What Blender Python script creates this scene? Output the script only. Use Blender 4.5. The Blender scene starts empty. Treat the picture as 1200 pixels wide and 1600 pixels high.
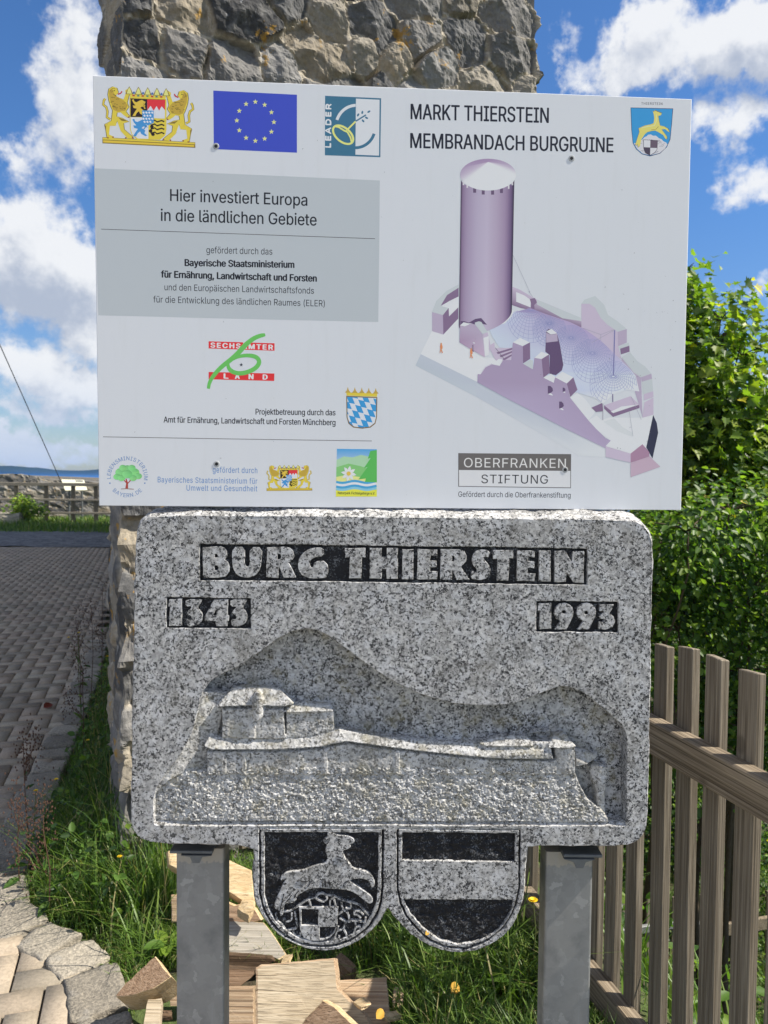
import bpy, bmesh, math, random
import numpy as np
from mathutils import Vector, Matrix
from mathutils.geometry import delaunay_2d_cdt, tessellate_polygon

R = math.radians
SC = bpy.context.scene
COL = SC.collection
random.seed(7)
RNG = np.random.default_rng(7)

# ---------------------------------------------------------------- camera
EYE = np.array([0.0, 0.0, 1.55]); FPX = 1200.0
_p, _r = R(2.39), R(0.57)
_fw = np.array([0, math.cos(_p), -math.sin(_p)]); _u0 = np.array([0, math.sin(_p), math.cos(_p)]); _r0 = np.array([1.0, 0, 0])
CR = math.cos(_r)*_r0 + math.sin(_r)*_u0
CU = -math.sin(_r)*_r0 + math.cos(_r)*_u0
cd = bpy.data.cameras.new('camera'); cam = bpy.data.objects.new('camera', cd); COL.objects.link(cam)
cam.matrix_world = Matrix([[CR[i], CU[i], -_fw[i], EYE[i]] for i in range(3)] + [[0, 0, 0, 1]])
cd.sensor_fit = 'VERTICAL'; cd.sensor_height = 32.0; cd.lens = 24.0
cd.clip_start = 0.05; cd.clip_end = 20000
cd.dof.use_dof = True; cd.dof.focus_distance = 1.55; cd.dof.aperture_fstop = 9.0
SC.camera = cam

# ---------------------------------------------------------------- sun, sky, exposure
SUN_EL, SUN_BACK = 50.0, -5.5            # degrees; the sun stands to the right and a little behind the sign
SKY_STRENGTH, SUN_STRENGTH = 0.13, 5.0
SC.view_settings.view_transform = 'Standard'; SC.view_settings.look = 'None'
SC.view_settings.gamma = 1.0; SC.view_settings.use_curve_mapping = False
SC.view_settings.exposure = 0.70
sd = np.array([math.cos(R(SUN_EL))*math.cos(R(SUN_BACK)), math.cos(R(SUN_EL))*math.sin(R(SUN_BACK)), math.sin(R(SUN_EL))])
sl = bpy.data.lights.new('sun', 'SUN'); sl.energy = SUN_STRENGTH; sl.angle = R(0.5); sl.color = (1.0, 0.93, 0.82)
so = bpy.data.objects.new('sun', sl); COL.objects.link(so)
so.rotation_euler = Vector(sd).to_track_quat('Z', 'Y').to_euler(); so.location = (6, 0, 8)

def ray(u, v):
    d = CR*(u-600)/FPX - CU*(v-800)/FPX + _fw
    return d
def at_y(u, v, y):                       # point of the view ray at world depth y
    d = ray(u, v); return EYE + d*(y/d[1])
def at_z(u, v, z=0.0):
    d = ray(u, v); return EYE + d*((z-EYE[2])/d[2])
def on_plane(u, v, c, n):
    d = ray(u, v); return EYE + d*(np.dot(np.array(c)-EYE, n)/np.dot(d, n))
def lin(c):
    return tuple((x/255/12.92 if x/255 <= 0.04045 else ((x/255+0.055)/1.055)**2.4) for x in c)

# ---------------------------------------------------------------- node helper
class NT:
    def __init__(s, tree): s.t = tree; tree.nodes.clear()
    def __call__(s, typ, ins=None, **props):
        n = s.t.nodes.new(typ)
        for k, v in props.items(): setattr(n, k, v)
        for k, v in (ins or {}).items():
            sock = n.inputs[k]
            if isinstance(v, bpy.types.NodeSocket): s.t.links.new(v, sock)
            else: sock.default_value = v
        return n
    def math(s, op, a, b=0.0, c=0.0, clamp=False):
        n = s.t.nodes.new('ShaderNodeMath'); n.operation = op; n.use_clamp = clamp
        for i, v in enumerate((a, b, c)):
            if isinstance(v, bpy.types.NodeSocket): s.t.links.new(v, n.inputs[i])
            else: n.inputs[i].default_value = v
        return n.outputs[0]
    def ramp(s, fac, stops, interp='LINEAR'):
        n = s.t.nodes.new('ShaderNodeValToRGB'); s.t.links.new(fac, n.inputs[0]); cr = n.color_ramp; cr.interpolation = interp
        while len(cr.elements) < len(stops): cr.elements.new(0.5)
        for e, (p, c) in zip(cr.elements, stops):
            e.position = p; e.color = (*c, 1) if len(c) == 3 else c
        return n.outputs[0]
    def mix(s, fac, a, b, blend='MIX'):
        n = s.t.nodes.new('ShaderNodeMix'); n.data_type = 'RGBA'; n.blend_type = blend
        for i, v in ((0, fac), (6, a), (7, b)):
            if isinstance(v, bpy.types.NodeSocket): s.t.links.new(v, n.inputs[i])
            elif i == 0: n.inputs[0].default_value = v
            else: n.inputs[i].default_value = (*v, 1) if len(v) == 3 else v
        return n.outputs[2]
    def smooth(s, x, a, b):
        n = s.t.nodes.new('ShaderNodeMapRange'); n.interpolation_type = 'SMOOTHSTEP'
        s.t.links.new(x, n.inputs[0]); n.inputs[1].default_value = a; n.inputs[2].default_value = b
        return n.outputs[0]
def new_mat(name):
    m = bpy.data.materials.new(name); m.use_nodes = True; return m, NT(m.node_tree)
def finish(m, N, col, rough=0.8, bump=None, bs=0.4, bd=0.002, metal=0.0, spec=0.3):
    b = N('ShaderNodeBsdfPrincipled')
    for k, v in (('Base Color', col), ('Roughness', rough), ('Metallic', metal), ('Specular IOR Level', spec)):
        if isinstance(v, bpy.types.NodeSocket): N.t.links.new(v, b.inputs[k])
        else: b.inputs[k].default_value = (*v, 1) if k == 'Base Color' and len(v) == 3 else v
    if bump is not None:
        bn = N('ShaderNodeBump', {'Height': bump, 'Strength': bs, 'Distance': bd}); N.t.links.new(bn.outputs[0], b.inputs['Normal'])
    o = N('ShaderNodeOutputMaterial', {'Surface': b.outputs[0]}); return m

# ---------------------------------------------------------------- world: sky with clouds
w = bpy.data.worlds.new('World'); SC.world = w; w.use_nodes = True
N = NT(w.node_tree)
sky = N('ShaderNodeTexSky', sky_type='NISHITA', sun_disc=False, sun_elevation=R(SUN_EL), sun_rotation=R(90-SUN_BACK), altitude=600, air_density=1.25, dust_density=0.6, ozone_density=2.2)
tc = N('ShaderNodeTexCoord')
sep = N('ShaderNodeSeparateXYZ', {0: tc.outputs['Generated']})
az = N.math('ARCTAN2', sep.outputs[0], sep.outputs[1]); el = N.math('ARCSINE', sep.outputs[2])
# clouds: (u, v) of the photograph turned into azimuth and elevation of the real sky, half widths in degrees, weight
CL = [(120, 40, 3.2, 5.0, .85), (110, 200, 3.4, 3.6, .9), (30, 245, 2.4, 1.4, .6), (62, 395, 5.2, 3.8, 1.2), (-60, 420, 6, 4, 1.0), (150, 440, 4.0, 2.6, .8),
      (130, 520, 2.2, 1.6, .85), (35, 575, 4.6, 2.0, 1.0), (140, 590, 3.2, 1.2, .8), (60, 650, 6, 1.0, .8), (120, 695, 8, .8, .75), (-40, 690, 5, 1.2, .8), (60, 722, 9, .8, .8), (130, 620, 5, 1.0, .7),
      (955, 130, 3.6, 1.5, .95), (1110, 75, 5.0, 2.3, 1.1), (985, 60, 2.6, 1.4, .7), (1215, 60, 3.4, 2.6, .9), (1135, 185, 4.0, 1.5, .95), (1180, 285, 3.2, 2.2, .95),
      (1040, 10, 3.5, 1.4, .7), (890, 60, 1.3, 3.4, .55), (1090, 440, 1.6, 1.4, .5), (1200, 450, 2.6, 1.6, .6), (1180, 585, 1.6, 1.2, .6), (1280, 500, 3, 2, .9),
      (480, 150, 9, 5, .9), (700, 420, 10, 4, .9), (380, 520, 8, 3, .9)]
g = bpy.data.node_groups.new('cloud_density', 'ShaderNodeTree')
g.interface.new_socket('az', in_out='INPUT', socket_type='NodeSocketFloat'); g.interface.new_socket('el', in_out='INPUT', socket_type='NodeSocketFloat')
g.interface.new_socket('d', in_out='OUTPUT', socket_type='NodeSocketFloat')
G = NT(g); gi = G('NodeGroupInput'); go = G('NodeGroupOutput')
cv = G('ShaderNodeCombineXYZ', {0: gi.outputs[0], 1: gi.outputs[1]})
wn = G('ShaderNodeTexNoise', {'Vector': cv.outputs[0], 'Scale': 14.0, 'Detail': 6.0, 'Roughness': 0.62})
ws = G('ShaderNodeSeparateXYZ', {0: wn.outputs['Color']})
ax = G.math('ADD', gi.outputs[0], G.math('MULTIPLY', G.math('SUBTRACT', ws.outputs[0], .5), .13))
ey = G.math('ADD', gi.outputs[1], G.math('MULTIPLY', G.math('SUBTRACT', ws.outputs[1], .5), .10))
tot = None
for (u, v, sa, se, wt) in CL:
    d = ray(u, v); d = d/np.linalg.norm(d); a0, e0 = math.atan2(d[0], d[1]), math.asin(d[2])
    q = G.math('ADD', G.math('POWER', G.math('MULTIPLY', G.math('SUBTRACT', ax, a0), 1/R(sa*.90)), 2.0), G.math('POWER', G.math('MULTIPLY', G.math('SUBTRACT', ey, e0), 1/R(se*.88)), 2.0))
    gss = G.math('MULTIPLY', G.math('EXPONENT', G.math('MULTIPLY', q, -1.0)), wt)
    tot = gss if tot is None else G.math('ADD', tot, gss)
wide = G('ShaderNodeTexNoise', {'Vector': cv.outputs[0], 'Scale': 3.2, 'Detail': 5.0, 'Roughness': .55})
far = G.smooth(G.math('ABSOLUTE', gi.outputs[0]), .62, .85)           # clouds scattered over the unseen rest of the sky, thickened for fill light
high = G.smooth(gi.outputs[1], .62, .80)
tot = G.math('ADD', tot, G.math('MULTIPLY', G.math('MAXIMUM', far, high), G.math('MULTIPLY', G.math('SUBTRACT', wide.outputs[0], .33), 3.6)))
fine = G('ShaderNodeTexNoise', {'Vector': cv.outputs[0], 'Scale': 34.0, 'Detail': 7.0, 'Roughness': .6})
tot = G.math('ADD', tot, G.math('MULTIPLY', G.math('SUBTRACT', fine.outputs[0], .5), 1.35))
G.t.links.new(tot, go.inputs[0])
def dens(da, de):
    n = N('ShaderNodeGroup', node_tree=g)
    N.t.links.new(N.math('ADD', az, da), n.inputs[0]); N.t.links.new(N.math('ADD', el, de), n.inputs[1]); return n.outputs[0]
d0, d1 = dens(0, 0), dens(R(.6), R(1.8))
mask = N.smooth(d0, .40, .98)
lit = N.smooth(N.math('SUBTRACT', N.math('MULTIPLY', d1, .85), N.math('MULTIPLY', d0, .30)), (.20), 1.15)
K = 1/SKY_STRENGTH
cc = N.mix(lit, tuple(K*x for x in (.57, .578, .59)), tuple(K*x for x in (.29, .325, .395)))
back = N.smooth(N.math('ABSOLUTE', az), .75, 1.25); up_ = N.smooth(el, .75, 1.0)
cc = N.mix(N.math('MAXIMUM', back, up_), cc, tuple(K*x for x in (.70, .69, .675)))  # clouds behind the viewer and overhead brightened to add fill on the sign
low = N.smooth(el, R(-1), R(9))
cc = N.mix(low, tuple(K*x for x in (.31, .375, .50)), cc)
tint = N.mix(N.smooth(el, R(1), R(22)), (.36, .43, .57), (.285, .455, .665))
deep = N.mix(1.0, sky.outputs[0], tint, 'MULTIPLY')
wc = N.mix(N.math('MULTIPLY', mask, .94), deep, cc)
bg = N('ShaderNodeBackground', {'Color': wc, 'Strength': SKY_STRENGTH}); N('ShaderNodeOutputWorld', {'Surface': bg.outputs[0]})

# ---------------------------------------------------------------- object helpers
def mesh_data(name, v, f, mats, smooth=False, col=None, mi=None, fcol=None):
    me = bpy.data.meshes.new(name)
    v = np.asarray(v, dtype=np.float32).reshape(-1, 3)
    if isinstance(f, np.ndarray) and f.ndim == 2:
        k = f.shape[1]; me.vertices.add(len(v)); me.vertices.foreach_set('co', v.ravel())
        me.loops.add(f.size); me.loops.foreach_set('vertex_index', f.astype(np.int32).ravel())
        me.polygons.add(len(f)); me.polygons.foreach_set('loop_start', np.arange(0, f.size, k, dtype=np.int32))
        me.polygons.foreach_set('loop_total', np.full(len(f), k, dtype=np.int32)); me.update(calc_edges=True)
    else:
        me.from_pydata([tuple(map(float, x)) for x in v], [], [tuple(map(int, x)) for x in f])
    for m in (mats if isinstance(mats, (list, tuple)) else [mats]): me.materials.append(m)
    if mi is not None: me.polygons.foreach_set('material_index', np.asarray(mi, dtype=np.int32))
    if smooth: me.polygons.foreach_set('use_smooth', np.ones(len(me.polygons), dtype=bool))
    if col is not None:                     # per-vertex colour (linear)
        a = me.color_attributes.new('Col', 'FLOAT_COLOR', 'POINT'); c = np.ones((len(v), 4), dtype=np.float32); c[:, :3] = col; a.data.foreach_set('color', c.ravel())
    me.validate(); me.update(); return me
def obj(name, me, parent=None):
    o = bpy.data.objects.new(name, me); COL.objects.link(o)
    if parent is not None: o.parent = parent
    return o
def tag(o, label=None, cat=None, group=None, kind=None):
    if label: o['label'] = label
    if cat: o['category'] = cat
    if group: o['group'] = group
    if kind: o['kind'] = kind
    return o
def thing(name, label, cat, loc=(0, 0, 0), group=None, matrix=None):
    o = bpy.data.objects.new(name, None); COL.objects.link(o); o.empty_display_size = .1
    if matrix is not None: o.matrix_world = matrix
    else: o.location = [float(x) for x in loc]
    return tag(o, label, cat, group)
def part(name, me_or_vf, parent, mat=None, smooth=False, **k):   # vertices in world space; an unrotated parent
    v, f = me_or_vf; v = np.asarray(v, float).reshape(-1, 3) - np.array(world_loc(parent))
    return obj(name, mesh_data(name, v, f, mat, smooth, **k), parent)
def world_loc(o):
    p = np.array(o.location); return p if o.parent is None else p + world_loc(o.parent)
def single(name, vf, mat, label=None, cat=None, group=None, kind=None, smooth=False, loc=None, **k):
    v, f = vf; v = np.asarray(v, float).reshape(-1, 3)
    if loc is None: loc = (0, 0, 0) if kind else (v[:, 0].mean(), v[:, 1].mean(), v[:, 2].min())
    o = obj(name, mesh_data(name, v-np.array(loc), f, mat, smooth, **k)); o.location = [float(x) for x in loc]
    return tag(o, label, cat, group, kind)
def join(*vfs):
    V, F, n = [], [], 0
    for v, f in vfs:
        v = np.asarray(v, float).reshape(-1, 3); V.append(v); F += [tuple(int(i)+n for i in x) for x in f]; n += len(v)
    return np.concatenate(V), F
def box(c, s, M=None, bev=0.0):
    """box centred at c, size s, optional 3x3 axes (columns), chamfered along all edges"""
    c = np.asarray(c, float); h = np.asarray(s, float)/2
    bm = bmesh.new(); bmesh.ops.create_cube(bm, size=1.0)
    for vv in bm.verts: vv.co = Vector((vv.co.x*2*h[0], vv.co.y*2*h[1], vv.co.z*2*h[2]))
    if bev > 0: bmesh.ops.bevel(bm, geom=bm.edges[:], offset=bev, segments=1, affect='EDGES')
    bm.verts.index_update()
    V = np.array([v.co[:] for v in bm.verts]); F = [tuple(v.index for v in f.verts) for f in bm.faces]; bm.free()
    if M is not None: V = V @ np.asarray(M, float).T
    return V+c, F
def tube(pts, rad, n=6, cap=True):
    pts = [np.asarray(p, float) for p in pts]; rad = rad if isinstance(rad, (list, tuple, np.ndarray)) else [rad]*len(pts)
    V, F = [], []; ref = np.array([.31, .27, .91])
    for i, p in enumerate(pts):
        t = pts[min(i+1, len(pts)-1)]-pts[max(i-1, 0)]; t = t/(np.linalg.norm(t)+1e-9)
        a = np.cross(t, ref); a /= (np.linalg.norm(a)+1e-9); b = np.cross(t, a)
        for k in range(n):
            th = 2*math.pi*k/n; V.append(p+rad[i]*(math.cos(th)*a+math.sin(th)*b))
    for i in range(len(pts)-1):
        for k in range(n):
            F.append((i*n+k, i*n+(k+1) % n, (i+1)*n+(k+1) % n, (i+1)*n+k))
    if cap: F.append(tuple(range(n))[::-1]); F.append(tuple((len(pts)-1)*n+k for k in range(n)))
    return np.array(V), F
def grid_faces(nu, nv):
    i = np.arange((nu-1)*(nv-1)); r, c = i//(nv-1), i % (nv-1); a = r*nv+c
    return np.stack([a, a+1, a+nv+1, a+nv], 1)
# cheap value noise on numpy arrays
_T = RNG.random((64, 64, 8)).astype(np.float32)
def vnoise(x, y, k=0):
    x = np.asarray(x, float); y = np.asarray(y, float); xi = np.floor(x).astype(int); yi = np.floor(y).astype(int); fx, fy = x-xi, y-yi
    fx = fx*fx*(3-2*fx); fy = fy*fy*(3-2*fy); T = _T[:, :, k % 8]; s = 17*(k//8)
    xi = xi+s; yi = yi+s
    a = T[xi % 64, yi % 64]; b = T[(xi+1) % 64, yi % 64]; c = T[xi % 64, (yi+1) % 64]; d = T[(xi+1) % 64, (yi+1) % 64]
    return (a*(1-fx)+b*fx)*(1-fy)+(c*(1-fx)+d*fx)*fy - .5
def fbm(x, y, k=0, o=4, g=.5):
    t = 0; a = 1.0
    for i in range(o): t = t+a*vnoise(x*2**i, y*2**i, k+i); a *= g
    return t
def inpoly(px, py, poly):
    px = np.asarray(px, float); py = np.asarray(py, float); r = np.zeros(px.shape, bool); n = len(poly)
    for i in range(n):
        x0, y0 = poly[i]; x1, y1 = poly[(i+1) % n]
        if y0 == y1: continue
        c = ((y0 > py) != (y1 > py)) & (px < (x1-x0)*(py-y0)/(y1-y0)+x0); r ^= c
    return r
def clip_poly(q, C):                           # polygon q cut to the convex polygon C
    ar = sum(a[0]*b[1]-b[0]*a[1] for a, b in zip(C, C[1:]+C[:1])); C = C if ar > 0 else C[::-1]
    for a, b in zip(C, C[1:]+C[:1]):
        sd_ = lambda p: (b[0]-a[0])*(p[1]-a[1])-(b[1]-a[1])*(p[0]-a[0]); o = []
        for p, r in zip(q, q[1:]+q[:1]):
            s0, s1 = sd_(p), sd_(r)
            if s0 >= 0: o.append(p)
            if (s0 >= 0) != (s1 >= 0): t = s0/(s0-s1); o.append((p[0]+(r[0]-p[0])*t, p[1]+(r[1]-p[1])*t))
        q = o
        if len(q) < 3: return []
    return q
# ---------------------------------------------------------------- materials
def objco(N): return N('ShaderNodeTexCoord').outputs['Object']
def noise_(N, vec, scale, detail=4.0, rough=.55, distortion=0.0):
    return N('ShaderNodeTexNoise', {'Vector': vec, 'Scale': scale, 'Detail': detail, 'Roughness': rough, 'Distortion': distortion})
def stretched(N, vec, s):
    return N('ShaderNodeMapping', {'Vector': vec, 'Scale': s}).outputs[0]

def granite(name, light=(.50, .492, .472), warm=0.0, black=1.0):
    m, N = new_mat(name); c = objco(N)
    vo = N('ShaderNodeTexVoronoi', {'Vector': c, 'Scale': 200.0, 'Randomness': 1.0})
    g = N.ramp(N('ShaderNodeSeparateColor', {0: vo.outputs['Color']}).outputs[0], [(0, (.28, .278, .272)), (.35, (.39, .385, .375)), (.7, light), (1, (.60, .592, .575))])
    big = N('ShaderNodeTexVoronoi', {'Vector': N.mix(.02, c, noise_(N, c, 120).outputs['Color']), 'Scale': 78.0}); bs_ = N('ShaderNodeSeparateColor', {0: big.outputs['Color']}).outputs[0]
    g = N.mix(N.math('MULTIPLY', N.smooth(bs_, .66, .72), .5), g, (.62, .625, .635))
    wob = N.mix(.010, c, noise_(N, c, 300, 2).outputs['Color'])
    gr = N('ShaderNodeTexVoronoi', {'Vector': wob, 'Scale': 300.0}); g1 = N('ShaderNodeSeparateColor', {0: gr.outputs['Color']})
    bl = noise_(N, c, 90, 3, .7); area = noise_(N, c, 14, 2)
    lim = N.math('ADD', N.math('MULTIPLY', N.math('SUBTRACT', bl.outputs[0], .5), 1.5), N.math('ADD', N.math('MULTIPLY', N.math('SUBTRACT', area.outputs[0], .5), .8), .245))
    blk = N.math('LESS_THAN', g1.outputs[0], lim)
    col = N.mix(N.math('MULTIPLY', blk, black) if black < 1 else blk, g, (.040, .040, .042))
    mid = N.math('LESS_THAN', g1.outputs[1], N.math('ADD', lim, .06)); col = N.mix(N.math('MULTIPLY', mid, .42), col, (.16, .16, .155))
    sx = N('ShaderNodeSeparateXYZ', {0: c})
    dirt = N.smooth(noise_(N, c, 9, 5, .65).outputs[0], .50, .74)
    col = N.mix(N.math('MULTIPLY', dirt, .5), col, (.17, .16, .135))
    ru = N.smooth(noise_(N, stretched(N, c, (1, 1, .22)), 16, 4, .6).outputs[0], .52, .72); col = N.mix(N.math('MULTIPLY', ru, .22), col, (.12, .115, .10))
    if warm:
        li = N.smooth(noise_(N, c, 30, 4, .6).outputs[0], .50, .66)
        col = N.mix(N.math('MULTIPLY', li, warm), col, (.30, .26, .14))
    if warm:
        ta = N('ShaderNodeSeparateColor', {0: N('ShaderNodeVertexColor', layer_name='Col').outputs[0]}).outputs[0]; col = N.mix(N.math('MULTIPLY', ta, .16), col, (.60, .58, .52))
    h = noise_(N, c, 420, 3).outputs[0]
    return finish(m, N, col, .82, h, .5, .0008, spec=.25)
M_GRANITE = granite('granite'); M_TOOLED = granite('tooled_granite', (.56, .555, .535), .35, 1.0)
def blackpaint():
    m, N = new_mat('black_paint_on_stone'); c = objco(N)
    n = noise_(N, c, 330, 4, .7); k = noise_(N, c, 60, 3)
    wear = N.smooth(N.math('ADD', n.outputs[0], N.math('MULTIPLY', N.math('SUBTRACT', k.outputs[0], .5), .55)), .56, .64)
    col = N.mix(N.math('MULTIPLY', wear, .55), (.010, .010, .012), (.24, .25, .26))
    return finish(m, N, col, .6, n.outputs[0], .8, .002, spec=.35)
M_BLACK = blackpaint()

def print_mat():
    m, N = new_mat('sign_print'); a = N('ShaderNodeVertexColor', layer_name='Col')
    return finish(m, N, a.outputs[0], .42, spec=.35)
M_PRINT = print_mat()
def board_mat():
    m, N = new_mat('white_sign_board'); c = objco(N)
    sp = N.smooth(noise_(N, c, 160, 2).outputs[0], .755, .775); st = noise_(N, stretched(N, c, (9, 9, 1.2)), 6, 4)
    col = N.mix(N.math('MULTIPLY', N.smooth(st.outputs[0], .5, .75), .09), (.77, .785, .805), (.58, .585, .56))
    col = N.mix(N.math('MULTIPLY', sp, .55), col, (.25, .24, .22))
    return finish(m, N, col, .42, spec=.35)
M_BOARD = board_mat()
def plain(name, col, rough=.6, metal=0.0, var=.25, scale=30, spec=.3, bump=.2, bd=.001):
    m, N = new_mat(name); c = objco(N); n = noise_(N, c, scale, 5, .6)
    k = N.mix(n.outputs[0], tuple(x*(1-var) for x in col), tuple(min(1, x*(1+var)) for x in col))
    return finish(m, N, k, rough, n.outputs[0], bump, bd, metal, spec)
M_EDGE = plain('aluminium_edge', (.35, .35, .36), .45, .8)
M_SCREW = plain('screw_plastic', (.42, .43, .43), .5); M_DARK = plain('dark_rubber', (.02, .02, .022), .6)
M_DSTEEL = plain('dark_steel', (.16, .17, .175), .55, .5, .35, 60)

def galvanised(name, zstain=None):
    m, N = new_mat(name); c = objco(N)
    vo = N('ShaderNodeTexVoronoi', {'Vector': stretched(N, N.mix(.08, c, noise_(N, c, 20).outputs['Color']), (1, 1, .7)), 'Scale': 62.0})
    s = N('ShaderNodeSeparateColor', {0: vo.outputs['Color']}).outputs[0]
    col = N.ramp(s, [(0, (.27, .275, .27)), (.7, (.285, .29, .285)), (.9, (.32, .325, .32)), (1, (.37, .375, .37))])
    n = noise_(N, c, 14, 5, .6); col = N.mix(N.math('MULTIPLY', N.smooth(n.outputs[0], .45, .7), .45), col, (.10, .11, .12))
    if zstain is not None:
        z = N('ShaderNodeSeparateXYZ', {0: c}).outputs[2]
        zz = N.math('ADD', z, N.math('MULTIPLY', N.math('SUBTRACT', noise_(N, stretched(N, c, (1, 1, .4)), 110, 4, .7).outputs[0], .5), .03))
        up = N.smooth(zz, zstain-.002, zstain+.002); col = N.mix(N.math('MULTIPLY', up, .85), col, (.40, .375, .33))
        dr = N.smooth(noise_(N, stretched(N, c, (30, 30, 2)), 2.2, 4, .6).outputs[0], .60, .72)
        col = N.mix(N.math('MULTIPLY', dr, .30), col, (.34, .36, .38))
    return finish(m, N, col, .55, n.outputs[0], .1, .001, .35, .4)
M_POST = galvanised('galvanised_post', .768); M_GALV = galvanised('galvanised_steel')

def wood(name, c0, c1, c2, axis, rough=.8, scale=1.0, crack=.5):
    """grain runs along axis 0/1/2 of the object"""
    m, N = new_mat(name); c = objco(N); s = [150*scale]*3; s[axis] = 3.2*scale
    oi = N('ShaderNodeObjectInfo'); c2_ = N('ShaderNodeVectorMath', {0: c, 1: N('ShaderNodeCombineXYZ', {0: N.math('MULTIPLY', oi.outputs['Random'], 7.0), 1: N.math('MULTIPLY', oi.outputs['Random'], 3.0)}).outputs[0]}).outputs[0]
    n = noise_(N, stretched(N, c2_, tuple(s)), 1.0, 5, .6, distortion=.6)
    s2 = [14*scale]*3; s2[axis] = 1.5*scale; n2 = noise_(N, stretched(N, c2_, tuple(s2)), 1.0, 3)
    col = N.ramp(n.outputs[0], [(.30, c0), (.50, c1), (.68, c2)])
    col = N.mix(N.math('MULTIPLY', N.smooth(n2.outputs[0], .45, .7), .4), col, tuple(x*.62 for x in c1))
    s3 = [170*scale]*3; s3[axis] = .55*scale; n3 = noise_(N, stretched(N, c2_, tuple(s3)), 1.0, 2)
    ck = N.smooth(n3.outputs[0], .62, .70); col = N.mix(N.math('MULTIPLY', ck, crack), col, tuple(x*.35 for x in c0))
    kn = N('ShaderNodeTexVoronoi', {'Vector': stretched(N, c2_, tuple(3.2 if i != axis else 2.2 for i in range(3))), 'Scale': 1.6})
    kk = N.smooth(kn.outputs['Distance'], .10, .05); col = N.mix(N.math('MULTIPLY', kk, .55), col, tuple(x*.45 for x in c0))
    s5 = [420*scale]*3; s5[axis] = .9*scale; n5 = noise_(N, stretched(N, c2_, tuple(s5)), 1.0, 2); fl = N.smooth(n5.outputs[0], .52, .62); col = N.mix(N.math('MULTIPLY', fl, crack*.7), col, tuple(x*.5 for x in c0))
    h = N.math('SUBTRACT', n.outputs[0], N.math('ADD', N.math('MULTIPLY', ck, .8), N.math('MULTIPLY', fl, .6)))
    return finish(m, N, col, rough, h, .6, .0025, spec=.2)
M_PICKET = wood('weathered_picket_wood', (.135, .108, .076), (.23, .192, .142), (.335, .288, .22), 2)
M_RAIL = wood('weathered_rail_wood', (.125, .096, .064), (.25, .20, .142), (.37, .31, .23), 1, scale=.9, crack=.8)
M_PINE = wood('fresh_split_pine', (.45, .31, .16), (.57, .43, .25), (.65, .53, .35), 0, .75, crack=.45)
M_PINEW = wood('weathered_board', (.33, .26, .17), (.46, .38, .27), (.54, .46, .34), 0, .85, crack=.65)
M_PINEP = wood('pinkish_split_wood', (.34, .22, .13), (.47, .34, .22), (.56, .44, .31), 0, .8, crack=.75)
M_GREYB = wood('grey_sawn_board', (.28, .25, .20), (.37, .34, .29), (.43, .40, .34), 0, .85, scale=1.4, crack=.2)
M_BARK = wood('dark_bark', (.05, .032, .02), (.10, .065, .04), (.16, .11, .07), 0, .9, scale=.6, crack=.9)
M_BROWN = wood('brown_wood', (.17, .105, .065), (.27, .18, .115), (.35, .25, .17), 0, .85)
M_RAILING = wood('railing_wood', (.22, .19, .15), (.33, .29, .23), (.42, .37, .30), 0, .85, scale=.4)

def attr_stone(name, bscale=60, bs=.8, bd=.006, lichen=True, mottle=.35):
    m, N = new_mat(name); c = objco(N); a = N('ShaderNodeVertexColor', layer_name='Col').outputs[0]
    n = noise_(N, c, bscale, 6, .68); n2 = noise_(N, c, 14, 5, .6)
    col = N.mix(mottle, a, N.mix(1.0, a, N.ramp(n.outputs[0], [(.3, (.35, .35, .35)), (.5, (1, 1, 1)), (.7, (1.7, 1.66, 1.6))]), 'MULTIPLY'))
    col = N.mix(N.math('MULTIPLY', N.smooth(n2.outputs[0], .52, .68), .35), col, (.33, .32, .30))
    if lichen:
        li = N.smooth(noise_(N, c, 9, 6, .7).outputs[0], .60, .65); col = N.mix(N.math('MULTIPLY', li, .75), col, (.42, .24, .04))
        wh = N.smooth(noise_(N, stretched(N, c, (1, 1, .35)), 26, 5, .7).outputs[0], .64, .72); col = N.mix(N.math('MULTIPLY', wh, .6), col, (.50, .50, .50))
    return finish(m, N, col, .92, N.math('ADD', n.outputs[0], N.math('MULTIPLY', n2.outputs[0], 1.5)), bs, bd, spec=.15)
M_WALL = attr_stone('rubble_masonry'); M_KERB = attr_stone('kerb_granite', 110, 1.0, .006, False, .8)
def paver():
    m, N = new_mat('concrete_paver'); c = objco(N); a = N('ShaderNodeVertexColor', layer_name='Col').outputs[0]
    n = noise_(N, c, 90, 5, .7); n2 = noise_(N, c, 1.6, 5, .6)
    col = N.mix(.5, a, N.mix(1.0, a, N.ramp(n.outputs[0], [(.3, (.5, .5, .5)), (.7, (1.5, 1.5, 1.5))]), 'MULTIPLY'))
    col = N.mix(N.math('MULTIPLY', N.smooth(n2.outputs[0], .45, .75), .5), col, (.16, .145, .115))
    return finish(m, N, col, .9, n.outputs[0], .4, .002, spec=.2)
M_PAVER = paver()
def gravelm(name, c0, c1, sc):
    m, N = new_mat(name); c = objco(N); v = N('ShaderNodeTexVoronoi', {'Vector': c, 'Scale': sc}); s = N('ShaderNodeSeparateColor', {0: v.outputs['Color']}).outputs[0]
    n = noise_(N, c, sc*.12, 4)
    return finish(m, N, N.mix(N.math('MULTIPLY', n.outputs[0], .5), N.ramp(s, [(0, c0), (1, c1)]), tuple(x*.5 for x in c0)), .95, v.outputs['Distance'], 1.0, .02)
M_GRAVEL = gravelm('grey_gravel', (.07, .075, .08), (.24, .24, .24), 9)
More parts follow.
